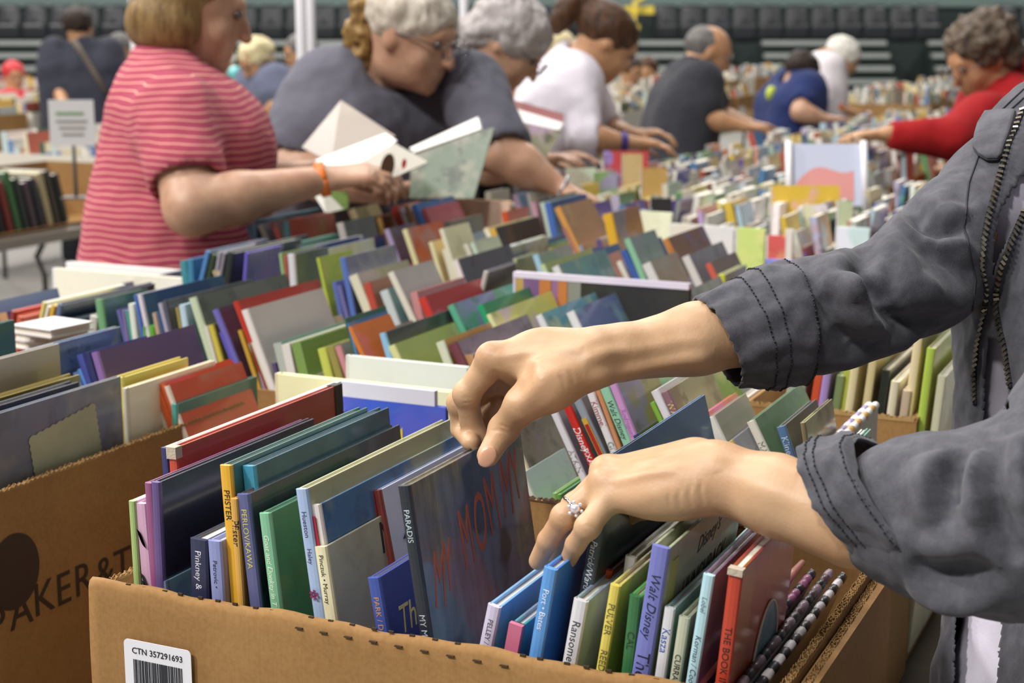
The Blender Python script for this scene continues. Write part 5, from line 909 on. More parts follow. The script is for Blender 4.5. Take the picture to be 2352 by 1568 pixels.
# woman in the grey T-shirt
GT = cloth('heather_grey_tee', 0x5c5b66, .1); 
mixh = hr(lambda q, R: [('e', q(0, -.022, .035), (.092, .11, .088), R), ('e', q(-.035, -.02, .03), (.06, .095, .075), R), ('-e', q(0, .098, -.03), (.085, .05, .09), R, .012)], H_MIX)
gw, q, S, F = person('woman in a grey T-shirt with blonde-grey curly hair and glasses, leaning over the books', [(D(885, 205, 3.8), .135, .095), (D(875, 300, 3.8), .12, .135), (D(850, 430, 3.85), .10, .16), (D(850, 610, 3.9), .09, .16)],
    [[(D(745, 215, 3.75), .07), (D(672, 385, 3.62), .058), (D(880, 440, 3.5), .03), dr(.9, -.1, .1), -UP*.8-vv*.3, 1, .5], [(D(1075, 195, 3.72), .065), (D(1150, 350, 3.62), .05), (D(1285, 430, 3.62), .025), dr(.9, .0, -.38), UP, 1, .45]],
    (D(950, 78, 3.62), dr(.8, -.42, -.33)), SKIN3, GT, h=.0095, sl=.85, hair=mixh, fwd=dr(.62, -.75, 0), glasses=1, slr=.02, cloth_amp=.008, hsc=1.05)
sdf([('e', q(0, -.115, .02), (.05, .05, .07), E3), ('e', q(.0, -.12, -.04), (.045, .045, .05), E3), ('e', q(0, -.105, -.09), (.035, .035, .045), E3)], .006, .01, 'curled_ponytail', H_CURL, gw, nz=(.014, 30, 3))
sdf([('e', q(-.06, -.14, .03), (.035, .035, .07), E3)], .007, .01, 'loose_curls', H_YEL, gw, nz=(.012, 30, 3))
b = MB(); c = D(1288, 432, 3.62)-np.array(gw.location); ax = dr(.85, 0, -.5); a1 = nrm(np.cross(ax, UP)); a2 = np.cross(ax, a1)
b.tube([c+a1*math.cos(t)*.031+a2*math.sin(t)*.031 for t in np.linspace(0, 6.283, 21)[:-1]], .004, 6, closed=True); o = b.build('watch', mat('watch_steel', 0xd0d0d4, .15, metal=.8), gw, True); o['label'] = 'silver watch'
k_ = mat('shirt_print_red', 0x9a3c44, .6); c = D(950, 298, 3.60)
openbook('open book with dark green picture cover, held upright by the woman in the grey T-shirt', D(1040, 370, 3.4), [('cover', [(945, 345, 3.45), (1135, 292, 3.38), (1088, 455, 3.36), (940, 455, 3.42)], .003, 0x5c6c58, .9), ('pages', [(940, 340, 3.47), (1098, 268, 3.42), (1104, 296, 3.39), (950, 350, 3.44)], .012, LBL, 0)])
openbook('small white and green book held low under the orange-banded hand', D(760, 470, 3.1), [('cover', [(716, 440, 3.1), (740, 432, 3.1), (790, 480, 3.1), (748, 490, 3.08)], .003, 0xd8d8cc, .1), ('cover', [(735, 440, 3.12), (800, 440, 3.12), (800, 478, 3.12), (770, 488, 3.12)], .012, 0x7c9c50, .5)])
# silver-haired woman in black
sil = hr(lambda q, R: [('e', q(0, -.02, .035), (.105, .118, .095), R), ('e', q(0, -.08, -.03), (.08, .06, .06), R), ('-e', q(0, .108, -.045), (.08, .055, .085), R, .012)], H_GREY, (.012, 24, 3))
person('woman with short silver hair in a black top, bending her head beside the grey T-shirt', [(D(1065, 215, 4.55), .12, .09), (D(1050, 320, 4.55), .10, .12), (D(1040, 420, 4.55), .09, .13), (D(1040, 560, 4.6), .09, .14)],
    [[(D(1100, 225, 4.4), .055), (D(1120, 385, 4.3), .045), (D(1215, 375, 4.3), .026), dr(.9, -.1, .2), UP, -1, .5], [(D(1110, 215, 4.7), .055), (D(1190, 360, 4.75), .045), (D(1260, 370, 4.6), .026), dr(.7, -.3, .2), UP, 1, .4]],
    (D(1172, 98, 4.4), dr(.72, -.1, -.62)), SKIN3, cloth('black_top', 0x16161a), h=.011, sl=.7, hair=sil, fwd=dr(1, -.2, 0), glasses=1, hsc=1.05)
openbook('mauve-topped picture book with a photo cover, held up by the silver-haired woman', D(1210, 290, 4.15), [('cover', [(1168, 226, 4.2), (1296, 262, 4.2), (1292, 290, 4.18), (1165, 256, 4.18)], .004, 0x8c4c4c, .1), ('pages', [(1132, 262, 4.14), (1160, 242, 4.17), (1294, 282, 4.17), (1280, 305, 4.14)], .006, LBL, 0), ('cover', [(1130, 265, 4.12), (1292, 300, 4.12), (1255, 360, 4.12), (1150, 330, 4.12)], .004, 0x9c9880, .9)])
# white shirt, ponytail
pony = hr(lambda q, R: [('e', q(0, -.025, .025), (.088, .105, .085), R), ('e', q(0, -.13, .045), (.035, .04, .035), R), ('e', q(0, -.165, .0), (.032, .04, .06), R), ('e', q(0, -.155, -.055), (.025, .03, .045), R), ('-e', q(0, .09, -.04), (.08, .06, .085), R, .012)], H_BRN, (.005, 22, 3))
pp, q, S, F = person('woman with brown ponytail in a white long-sleeved shirt, purple wristband, leaning forward', [(D(1310, 185, 5.0), .12, .085), (D(1280, 240, 5.0), .10, .105), (D(1265, 310, 5.0), .09, .11), (D(1255, 420, 5.0), .09, .13)],
    [[(D(1325, 200, 4.85), .05), (D(1345, 320, 4.75), .042), (D(1440, 326, 4.75), .024), dr(1, .1, -.05), UP, -1, .35], [(D(1345, 195, 5.15), .05), (D(1400, 300, 5.2), .038), (D(1450, 308, 5.1), .024), dr(.9, -.3, .1), UP, 1, .5]],
    (D(1398, 95, 4.95), dr(.72, .1, -.6)), SKIN2, cloth('white_shirt', 0xd8d2dc, .05), h=.012, sl=1.12, hair=pony, fwd=dr(1, 0, 0), bottom=cloth('lilac_skirt', 0x8c7c98))
b = MB(); c = D(1432, 325, 4.75)-np.array(pp.location); ax = dr(1, .1, 0); a1 = nrm(np.cross(ax, UP)); a2 = np.cross(ax, a1)
b.grid(lambda u, v: c+ax*(v-.5)*.02+(a1*math.cos(u*6.2832)*.03+a2*math.sin(u*6.2832)*.03), 20, 2); o = b.build('wristband', mat('purple_band', 0x3c2c78, .4), pp, True); o['label'] = 'purple wristband'
# balding man
bald = hr(lambda q, R: [('e', q(0, -.032, .012), (.082, .092, .084), R), ('-e', q(0, .03, .105), (.06, .095, .05), R, .01), ('-e', q(0, .09, -.03), (.09, .065, .1), R, .01)], H_SALT, (.003, 22, 2))
person('balding grey-haired man in a dark grey T-shirt reaching across the boxes', [(D(1590, 190, 7.0), .14, .095), (D(1572, 240, 7.0), .12, .12), (D(1560, 300, 7.0), .11, .125), (D(1555, 380, 7.0), .1, .14)],
    [[(D(1612, 195, 6.85), .055), (D(1622, 272, 6.8), .045), (D(1705, 290, 6.8), .027), dr(1, 0, -.1), UP, -1, .35], [(D(1620, 190, 7.2), .055), (D(1650, 265, 7.3), .045), (D(1720, 285, 7.1), .027), dr(1, 0, -.1), UP, 1, .35]],
    (D(1630, 118, 7.0), dr(.85, .05, -.45)), SKIN2, cloth('charcoal_tee', 0x323238), h=.014, sl=.6, hair=bald, fwd=dr(1, .1, 0), slr=.018, hsc=1.05)
sh = lambda m, nz=(.006, 22, 3): hr(lambda q, R: [('e', q(0, -.02, .02), (.088, .104, .09), R), ('-e', q(0, .1, -.035), (.085, .06, .085), R, .012)], m, nz)
nv, q, S, F = person('person with short brown hair in a navy T-shirt with lime back print, bending forward', [(D(1832, 205, 8.6), .14, .10), (D(1815, 250, 8.6), .13, .13), (D(1812, 300, 8.6), .11, .13), (D(1812, 350, 8.6), .1, .14)],
    [[(D(1845, 215, 8.4), .058), (D(1838, 258, 8.3), .05), (D(1895, 272, 8.3), .028), dr(1, 0, 0), UP, -1, .35]], (D(1845, 165, 8.6), dr(.75, .4, -.5)), SKIN3, cloth('navy_tee', 0x202c58), h=.016, sl=.5, hair=sh(H_DK), fwd=dr(1, .2, 0), slr=.02)
c = D(1772, 216, 8.52)-np.array(nv.location); sdf([('e', c, (.03, .05, .045), E3)], .01, .01, 'back_print', mat('lime_print', 0xb0c040, .6), nv)
wm, q, S, F = person('white-haired man in a white short-sleeved shirt with an orange wristband, far off', [(D(1892, 160, 9.1), .14, .09), (D(1885, 200, 9.1), .12, .11), (D(1882, 245, 9.1), .11, .115), (D(1882, 300, 9.1), .1, .13)],
    [[(D(1888, 178, 8.95), .052), (D(1898, 232, 8.9), .04), (D(1935, 250, 8.9), .026), dr(1, 0, -.2), UP, -1, .3]], (D(1938, 130, 9.1), dr(.8, 0, -.55)), SKIN2, cloth('white_polo', 0xd6ced2, .04), h=.016, sl=.7, hair=sh(H_WHITE), fwd=dr(1, 0, 0), slr=.02)
c = D(1925, 246, 8.9)-np.array(wm.location); sdf([('e', c, (.036, .036, .036), E3)], .009, .01, 'wristband', MATS['orange_band'], wm)
# red hoodie
rcurl = hr(lambda q, R: [('e', q(0, -.03, .04), (.115, .12, .095), R), ('e', q(0, -.06, -.03), (.10, .075, .07), R), ('-e', q(0, .11, -.035), (.075, .06, .08), R, .012)], H_BC, (.02, 26, 3))
RH = cloth('red_fleece', 0x94161a, .12)
rw, q, S, F = person('person with curly brown hair in a red hooded sweatshirt, arm stretched over the books', [(D(2320, 260, 5.25), .13, .10), (D(2330, 350, 5.25), .12, .13), (D(2340, 450, 5.25), .11, .14), (D(2345, 600, 5.25), .1, .15)],
    [[(D(2260, 262, 5.10), .06), (D(2185, 318, 5.00), .05), (D(2040, 308, 5.00), .030), dr(-.95, 0, 0), UP, 1, .3], [(D(2370, 260, 5.40), .06), (D(2330, 380, 5.45), .05), (D(2200, 390, 5.45), .03), dr(-1, 0, 0), UP, -1, .3]],
    (D(2248, 130, 5.25), dr(-.72, -.25, -.45)), SKIN2, RH, h=.0115, sl=1.93, hair=rcurl, fwd=dr(-1, -.3, 0), hsc=1.1, glasses=1, slr=.016)
sdf([('c', D(2300, 215, 5.27)-np.array(rw.location), D(2345, 170, 5.35)-np.array(rw.location), .06, .07), ('c', D(2345, 170, 5.35)-np.array(rw.location), D(2352, 240, 5.40)-np.array(rw.location), .07, .06)], .012, .02, 'hood', RH, rw, nz=(.01, 14, 2))
# left man from behind
lm, q, S, F = person('dark-haired man seen from behind in a dark T-shirt with a shoulder strap, far left', [(D(188, 122, 9.4), .155, .085), (D(190, 160, 9.4), .14, .11), (D(190, 215, 9.4), .12, .115), (D(190, 290, 9.4), .1, .13)],
    [[(D(132, 128, 9.4), .06), (D(132, 195, 9.35), .045), (D(150, 250, 9.2), .028), dr(.3, .2, -1), vv, 1, .3], [(D(245, 128, 9.4), .06), (D(248, 195, 9.4), .045), (D(240, 250, 9.6), .028), dr(0, .5, -1), -vv, -1, .3]],
    (D(181, 58, 9.4), dr(.15, 1, -.15)), SKIN2, cloth('ink_tee', 0x30313c), h=.015, sl=.75, hair=sh(H_DK), fwd=dr(0, 1, 0), slr=.022)
b = MB(); lc = np.array(lm.location); pts = [D(168, 92, 9.22)-lc, D(190, 125, 9.24)-lc, D(215, 165, 9.25)-lc, D(245, 215, 9.27)-lc]; b.tube(pts, .018, 8); b.build('shoulder_strap', mat('strap_tan', 0x5c5248, .7), lm, True)
bl_, q, S, F = person('blonde person in a grey T-shirt bending over a far table behind the women', [(D(612, 185, 8.5), .13, .09), (D(632, 225, 8.5), .12, .12), (D(645, 270, 8.5), .11, .12), (D(650, 330, 8.5), .1, .13)],
    [[(D(618, 195, 8.35), .055), (D(637, 240, 8.3), .045), (D(612, 262, 8.3), .028), dr(-.5, -.2, -.6), UP, 1, .4], [(D(575, 185, 8.6), .05), (D(550, 235, 8.5), .042), (D(560, 262, 8.4), .027), dr(0, -.4, -.5), UP, -1, .4]],
    (D(588, 135, 8.45), dr(-.6, -.4, -.6)), SKIN2, cloth('slate_tee', 0x5c6074), h=.016, sl=.45, hair=sh(H_YEL, (.012, 22, 3)), fwd=dr(-.8, -.5, 0), slr=.02)
def extra(lb, x, y, d, hm, top, f, hc=SKIN2, sc=1.0, lean=0):
    k = FPX/d*sc; hx = x-lean
    return person(lb, [(D(hx, y+.27*k, d), .12, .085), (D(hx-lean*.5, y+.40*k, d), .11, .11), (D(hx-lean*.5, y+.6*k, d), .10, .11), (D(hx-lean*.5, y+.85*k, d), .09, .12)],
        [[(D(hx, y+.27*k, d-.16), .05), (D(hx+f[0]*.1*k, y+.52*k, d-.18), .04), (D(hx+f[0]*.3*k, y+.55*k, d-.1), .026), nrm(rv*f[0]+vv*.1), UP, 1, .3]], (D(x, y, d), dr(*f)), hc, top, h=.02, sl=.5, hair=sh(hm), fwd=nrm(rv*f[0]+vv*f[1]+UP*.001), slr=.018)
extra('person in a pale grey T-shirt behind the blonde one, half hidden by the pole', 688, 118, 9.6, H_SALT, cloth('pale_grey_tee', 0xa8acb8), (-.8, -.4, -.3), lean=-35)
extra('person in a pale blue top with light hair, far off behind the striped red top', 280, 108, 12.5, H_SALT, cloth('pale_blue_top', 0xa4b0c4), (.6, .6, -.2))
extra('small person in a red cap and red top, far left edge', 32, 172, 12.5, mat('red_cap', 0xb8242c, .6), cloth('red_top', 0xb83c44), (.5, -.8, -.2), sc=.8)
extra('person in a navy top behind the white-shirted woman, left of a pair', 1450, 160, 12.5, H_DK, cloth('navy_top_far', 0x2c3864), (.5, -.8, -.3))
extra('person in a coral pink top behind the white-shirted woman, right of a pair', 1488, 160, 13.4, H_BRN, cloth('coral_top', 0xc05c68), (-.3, -.9, -.3))
extra('grey-blond person almost hidden behind the ponytailed woman', 1288, 118, 8.6, H_YEL, cloth('white_top_far', 0xc8c8cc), (.7, .3, -.5), lean=10)
dkp = extra('person in dark clothes holding a teal ball, right of the striped red top', 508, 150, 9.6, H_WHITE, cloth('black_blue_top', 0x1c2438), (.4, -.8, -.2))
sdf([('e', D(540, 172, 9.35)-np.array(dkp[0].location), (.045, .045, .055), E3)], .01, .01, 'held_ball', mat('teal_balloon', 0x5cb4b4, .3, coat=.5), dkp[0])
extra('person in a red top mostly hidden behind the silver-haired woman', 1205, 178, 8.0, H_DK, cloth('scarlet_top', 0xa01c28), (.6, -.5, -.3))
# ================================================= the person in the open grey jacket, right
JR = D(2300, 900, 1.22)
fwdJ = dr(-.97, -.25, 0); SJ = nrm(np.cross(fwdJ, UP))
jg = np.array([(JR-fwdJ*.13)[0], (JR-fwdJ*.13)[1], 0.]); jp = empty('person', jg); tag(jp, 'person in an open grey denim jacket, reaching both hands into the front box', 'person')
def poly(pts, step):
    out = []
    for i in range(len(pts)-1):
        a, b_ = np.array(pts[i], float), np.array(pts[i+1], float); n_ = max(1, int(np.linalg.norm(b_-a)/step)); out += [a+(b_-a)*t/n_ for t in range(n_)]
    return out+[np.array(pts[-1], float)]
def crease(o, lst, gain=1.35):
    tr = BVHTree.FromPolygons([v.co for v in o.data.vertices], [p.vertices for p in o.data.polygons]); n_ = len(o.data.vertices); co_ = np.empty(n_*3); o.data.vertices.foreach_get('co', co_); co_ = co_.reshape(-1, 3)
    nr = np.empty(n_*3); o.data.vertices.foreach_get('normal', nr); nr = nr.reshape(-1, 3); dsp = np.zeros(n_)
    for pts, amp, wd_ in lst:
        S_ = []
        for p in poly(pts, 9):
            d = ray(*p); d = d/np.linalg.norm(d); h = tr.ray_cast(Vector(_C-jg), Vector(d))[0]
            if h: S_.append(np.array(h))
        if len(S_) < 3: continue
        S_ = np.array(S_); lo_ = S_.min(0)-4*wd_; hi_ = S_.max(0)+4*wd_; ix = np.where(((co_ > lo_) & (co_ < hi_)).all(1))[0]; P_ = co_[ix]
        best = np.full(len(ix), 9.); tp = np.zeros(len(ix))
        for j in range(len(S_)-1):
            a_, b_ = S_[j], S_[j+1]; ba = b_-a_; L2 = ba@ba
            if L2 < 1e-12 or L2 > .001: continue
            t_ = np.clip(((P_-a_)@ba)/L2, 0, 1); d_ = np.linalg.norm(P_-a_-t_[:, None]*ba, axis=1); m_ = d_ < best; best[m_] = d_[m_]; tp[m_] = ((j+t_[m_])/(len(S_)-1))
        tap = np.sin(np.clip(tp, 0, 1)*math.pi)**.5; dsp[ix] += gain*amp*tap*(np.exp(-(best/wd_)**2)-.45*np.exp(-((best-1.7*wd_)/(wd_*.9))**2))
    co_ += nr*dsp[:, None]; o.data.vertices.foreach_set('co', co_.ravel()); o.data.update()
def J(x, y, d): return D(x, y, d)-jg
def Jx(x, y, X): return Xp(x, y, X)-jg
Mo = MOM[0]; lrM = Mo.rotation_euler
# right hand (upper) pinching the dark book
cxp = float(Mo.location.x)+MOM[1]+math.sin(-math.radians(7.6))*(MOM[2]-.015)
tt = Jx(1121, 1046, cxp+.0088); it = Jx(1104, 1006, cxp-MOM[1]-.008); mt = Jx(1082, 1016, cxp-MOM[1]-.009)
def F3(a, b, c, d, r): return [('c', a, b, r[0], r[1], .004), ('c', b, c, r[1], r[2], .0035), ('c', c, d, r[2], r[3], .003), ('e', b, (r[1]*1.06,)*3, E3, .004)]
iM, mM, rM, pM = J(1135, 828, 1.215), J(1122, 838, 1.238), J(1128, 858, 1.258), J(1145, 885, 1.272)
RH_ = [('c', J(1790, 752, 1.235), J(1600, 776, 1.225), .028, .0262, .01), ('c', J(1600, 776, 1.225), J(1420, 810, 1.21), .0262, .0192, .01), ('c', J(1600, 785, 1.24), J(1400, 820, 1.225), .024, .018, .012),
       ('c', J(1420, 808, 1.205), J(1330, 816, 1.205), .019, .017, .014)]
for M_, bs, r_ in ((iM, J(1360, 812, 1.195), .0118), (mM, J(1360, 814, 1.212), .0118), (rM, J(1362, 826, 1.226), .0108), (pM, J(1365, 842, 1.236), .0098)): RH_.append(('c', bs, M_, .0155, r_, .014))
RH_ += [('e', J(1130, 822, 1.213), (.0125, .0125, .0125), E3, .008), ('e', J(1250, 838, 1.215), (.03, .028, .017), rotm(J(1100, 830, 1.24)-J(1390, 812, 1.2), UP), .016),
        ('c', J(1345, 842, 1.19), J(1262, 885, 1.185), .0185, .0175, .016), ('c', J(1262, 885, 1.185), J(1200, 930, 1.19), .0172, .0132, .014), ('c', J(1200, 930, 1.19), J(1157, 985, 1.208), .0132, .0108, .006), ('c', J(1157, 985, 1.208), tt, .0105, .0086, .004), ('e', J(1157, 985, 1.206), (.0112, .0112, .0112), E3, .004),
        ('-c', J(1180, 880, 1.175), J(1200, 860, 1.175), .004, .004, .012), ('c', J(1215, 850, 1.203), J(1150, 832, 1.205), .0035, .003, .01),
        ('-c', J(1560, 828, 1.19), J(1440, 852, 1.18), .0035, .003, .016), ('c', J(1600, 815, 1.203), J(1380, 845, 1.188), .0055, .004, .016)]
RH_ += F3(iM, J(1072, 905, 1.225), J(1082, 968, 1.236), it, (.0112, .0098, .0086, .0072)) + F3(mM, J(1057, 925, 1.252), J(1060, 985, 1.262), mt, (.011, .0096, .0084, .0072))
RH_ += F3(rM, J(1100, 925, 1.275), J(1112, 968, 1.27), J(1142, 930, 1.262), (.0105, .0092, .0084, .0078)) + F3(pM, J(1120, 935, 1.29), J(1135, 962, 1.285), J(1155, 935, 1.278), (.009, .0082, .0074, .0066))
# left hand (lower) resting across the tops
LH_ = [('c', J(1960, 1200, 1.03), J(1780, 1138, 1.055), .030, .0252, .01), ('c', J(1780, 1138, 1.055), J(1640, 1098, 1.075), .0252, .0205, .01), ('c', J(1780, 1125, 1.07), J(1630, 1085, 1.09), .0225, .018, .012), ('c', J(1640, 1095, 1.075), J(1560, 1098, 1.085), .0205, .019, .014)]
iL, mL, rL, pL = J(1432, 1085, 1.135), J(1405, 1086, 1.118), J(1394, 1108, 1.102), J(1400, 1142, 1.09)
for M_, bs, r_ in ((iL, J(1595, 1062, 1.105), .0115), (mL, J(1592, 1068, 1.098), .0118), (rL, J(1590, 1092, 1.085), .0114), (pL, J(1585, 1122, 1.075), .0105)): LH_.append(('c', bs, M_, .015, r_, .013))
LH_ += [('e', J(1540, 1130, 1.075), (.03, .018, .016), rotm(J(1400, 1145, 1.09)-J(1600, 1120, 1.07), UP), .014), ('e', J(1392, 1082, 1.112), (.0118,)*3, E3, .006), ('e', J(1388, 1106, 1.096), (.0112,)*3, E3, .006), ('e', J(1640, 1068, 1.075), (.012, .012, .010), E3, .014),
        ('c', J(1570, 1060, 1.078), J(1400, 1078, 1.105), .0035, .003, .009), ('c', J(1560, 1088, 1.066), J(1400, 1104, 1.09), .0035, .003, .009)]
LH_ += F3(rL, J(1296, 1186, 1.100), J(1260, 1240, 1.114), J(1235, 1288, 1.130), (.0100, .0084, .0076, .0066)) + F3(pL, J(1350, 1210, 1.080), J(1322, 1250, 1.094), J(1306, 1284, 1.108), (.0095, .0079, .0070, .0062))
LH_ += F3(mL, J(1322, 1165, 1.128), J(1285, 1225, 1.142), J(1268, 1272, 1.155), (.0112, .0098, .0086, .0074)) + F3(iL, J(1352, 1150, 1.158), J(1315, 1210, 1.175), J(1300, 1262, 1.185), (.011, .0096, .0084, .0072))
LH_ += [('c', J(1560, 1110, 1.115), J(1480, 1150, 1.14), .0165, .0128, .012), ('c', J(1480, 1150, 1.14), J(1430, 1178, 1.16), .0122, .0104, .005), ('c', J(1430, 1178, 1.16), J(1395, 1205, 1.175), .0102, .0084, .004)]
# torso, neck, head, legs under the clothes
CT = [(J(p[0]+55, p[1], p[2]), hw, r) for p, hw, r in (((2720, 270, 1.31), .10, .08), ((2680, 560, 1.27), .09, .11), ((2672, 720, 1.26), .09, .118), ((2690, 900, 1.25), .09, .12), ((2690, 1150, 1.24), .09, .12), ((2680, 1450, 1.23), .09, .12), ((2680, 1700, 1.22), .095, .13))]
def torso(off, k=.012): return [('c', CT[i][0]+SJ*s*CT[i][1], CT[i+1][0]+SJ*s*CT[i+1][1], CT[i][2]+off, CT[i+1][2]+off, k) for i in range(len(CT)-1) for s in (-1, -.33, .33, 1)]
hcJ = J(2672, -235, 1.27); hp, qJ, RJ = head_prims(hcJ, dr(-.9, -.15, -.45), UP)
shR, elR = J(2440, 320, 1.35), J(2115, 630, 1.275); shL, elL = J(2900, 330, 1.10), J(2420, 1200, .985)
BD = torso(-.014)+[('c', CT[0][0]+np.array([0, 0, .05]), qJ(0, -.02, -.08), .06, .052, .03), ('c', shR, elR, .027, .027, .02), ('c', elR, J(1790, 752, 1.235), .027, .023, .015), ('c', shL, elL, .05, .040, .02), ('c', elL, J(1980, 1205, 1.027), .038, .024, .015)]
hipJ = CT[-1][0]
for s in (-1, 1):
    a = hipJ+SJ*s*.09; kn = np.array([a[0], a[1], .47]); an = np.array([SJ[0]*s*.1, SJ[1]*s*.1, .09]); BD += [('c', a, kn, .075, .055, .03), ('c', kn, an, .053, .036, .02)]
o1 = sdf(BD, .010, .012, 'body', SKIN); o4 = sdf(hp+[('c', CT[0][0]+np.array([0, 0, .07]), qJ(0, -.02, -.08), .054, .052, .03)], .004, .012, 'c', SKIN); o2 = sdf(RH_, .0016, .005, 'a', SKIN, relax=2); o3 = sdf(LH_, .0016, .005, 'b', SKIN, relax=2)
crease(o2, [([(1129, 991), (1148, 986), (1166, 994)], -.0011, .0013), ([(1138, 981), (1155, 977), (1170, 984)], -.0009, .0012), ([(1340, 800), (1230, 806), (1135, 818)], .0014, .0035), ([(1350, 812), (1250, 838), (1165, 850)], -.0012, .005), ([(1345, 850), (1450, 832), (1570, 806), (1640, 800)], -.0026, .0050), ([(1340, 828), (1400, 806), (1450, 800)], .0016, .0045),
    ([(1260, 850), (1225, 900), (1185, 940)], .0012, .005), ([(1132, 848), (1150, 880), (1158, 905)], -.0012, .003), ([(1285, 860), (1300, 885)], -.0009, .0018), ([(1305, 850), (1322, 878)], -.0009, .0018), ([(1064, 915), (1085, 912)], -.0008, .0012), ([(1060, 926), (1082, 922)], -.0008, .0012)], .6)
crease(o3, [([(1560, 1045), (1480, 1058), (1400, 1080)], .0014, .0035), ([(1560, 1072), (1480, 1086), (1402, 1108)], .0014, .0035), ([(1560, 1056), (1480, 1072), (1430, 1090)], -.0012, .004), ([(1560, 1100), (1480, 1118), (1415, 1136)], -.0010, .0045), ([(1612, 1100), (1608, 1130), (1618, 1160)], -.0013, .0016), ([(1585, 1112), (1582, 1140), (1592, 1166)], -.0012, .0015), ([(1560, 1122), (1558, 1146), (1565, 1168)], -.0011, .0014),
    ([(1536, 1130), (1536, 1150), (1541, 1168)], -.0009, .0013), ([(1286, 1184), (1305, 1196)], -.0008, .0012), ([(1282, 1192), (1300, 1204)], -.0008, .0012), ([(1340, 1204), (1362, 1212)], -.0008, .0012), ([(1660, 1040), (1640, 1060), (1650, 1085)], .0016, .008), ([(1700, 1100), (1800, 1140), (1860, 1170)], .0012, .006)], .5)
join('body', [o1, o2, o3, o4], SKIN, jp)
# ring, nail
NAIL = mat('fingernail_pink', 0xcf9c80, .28, coat=.4)
tc = nrm(_C-(tt+jg)); td = nrm(tt-J(1157, 985, 1.208)); sdf([('e', tt+tc*.0066+td*.0012, (.0056, .0074, .0021), np.stack([np.cross(td, tc), td, tc], 1))], .0009, .001, 'thumbnail', NAIL, jp)
ra, rb_ = rL, J(1300, 1186, 1.098); rc = ra+(rb_-ra)*.80; rx_ = nrm(rb_-ra); a1 = nrm(np.cross(rx_, UP)); a2 = np.cross(rx_, a1)
gold = mat('ring_silver', 0xc9c9ce, .12, metal=1); MB().tube([rc+a1*math.cos(t)*.0108+a2*math.sin(t)*.0108 for t in np.linspace(0, 6.2832, 33)[:-1]], .0009, 8, closed=True).build('finger_ring', gold, jp, True)
tcr = nrm(_C-(rc+jg)); tcr = nrm(tcr-rx_*(tcr@rx_)+a2*0); g0 = rc+tcr*.0118
for i in range(7):
    off = np.zeros(3) if i == 0 else (a_ := rx_*math.cos(i*1.047)+np.cross(tcr, rx_)*math.sin(i*1.047))*.0046
    sdf([('e', g0+off, (.0034,)*3 if i == 0 else (.0015,)*3, E3)], .0006, .001, 'gemstone', mat('gem_clear', 0xe4e4f0, .05, coat=1, metal=.5), jp)
# clothes
TEE = cloth('white_tee', 0xcfc9d8, .04); k = NT('grey_denim'); co = k.coord(); n1 = k.noise(co, 14, 5, .65); n2 = k.noise(k.coord('Object', (1400, 900, 900)), 1, 2); n3 = k.noise(co, 60, 4, .7)
c = k.ramp(n1.outputs[0], [(.3, 0x3c3c43), (.7, 0x4c4c54)]); c = k.mix(.22, c, k.ramp(n3.outputs[0], [(.35, 0x303036), (.65, 0x7a7a80)])); k.l(c, k.b.inputs['Base Color']); k.set(Roughness=.8, Sheen_Weight=.12); k.b.inputs['Specular IOR Level'].default_value = .25; k.bump(n2.outputs[0], .35, .0006); JK = k.m
THR = mat('seam_thread', 0x2a2a30, .8); THL = mat('thread_pale', 0x77777d, .8); k = NT('denim_dark_lining'); k.set(Base_Color=(*lin(0x24242a), 1), Roughness=.9); LIN = k.m
tee = sdf(torso(.0)+[('c', CT[0][0], CT[0][0]+np.array([0, 0, .05]), .08, .06, .04), ('c', CT[0][0]-np.array([0, 0, .02]), shR, .07, .045, .02), ('c', shR, shR*.5+elR*.5, .046, .0405, .01), ('c', J(2440, 390, 1.345), J(2330, 590, 1.325), .05, .042, .02), ('c', CT[0][0]-np.array([0, 0, .02]), shL, .07, .05, .02)], .006, .03, 't_shirt', TEE, jp, nz=(.004, 16, 3))
JP = torso(.016, .015)+[('c', CT[0][0]-np.array([0, 0, .02]), J(2560, 300, 1.36), .10, .068, .03)]
def L3(pts): return [('c', J(*pts[i][:3]), J(*pts[i+1][:3]), pts[i][3], pts[i+1][3], .018) for i in range(len(pts)-1)]
upS = [(2560, 300, 1.36, .062), (2420, 335, 1.35, .054), (2300, 455, 1.325, .049), (2205, 545, 1.295, .046), (2115, 628, 1.275, .044), (2010, 690, 1.255, .0405), (1900, 718, 1.245, .0425), (1810, 736, 1.24, .0415)]
loS = [(2950, 330, 1.10, .085), (2700, 800, 1.02, .075), (2500, 1130, .98, .066), (2340, 1198, .985, .0585), (2220, 1195, 1.0, .053), (2140, 1185, 1.01, .049), (2080, 1175, 1.02, .046)]
JP += L3(upS)+L3(loS)
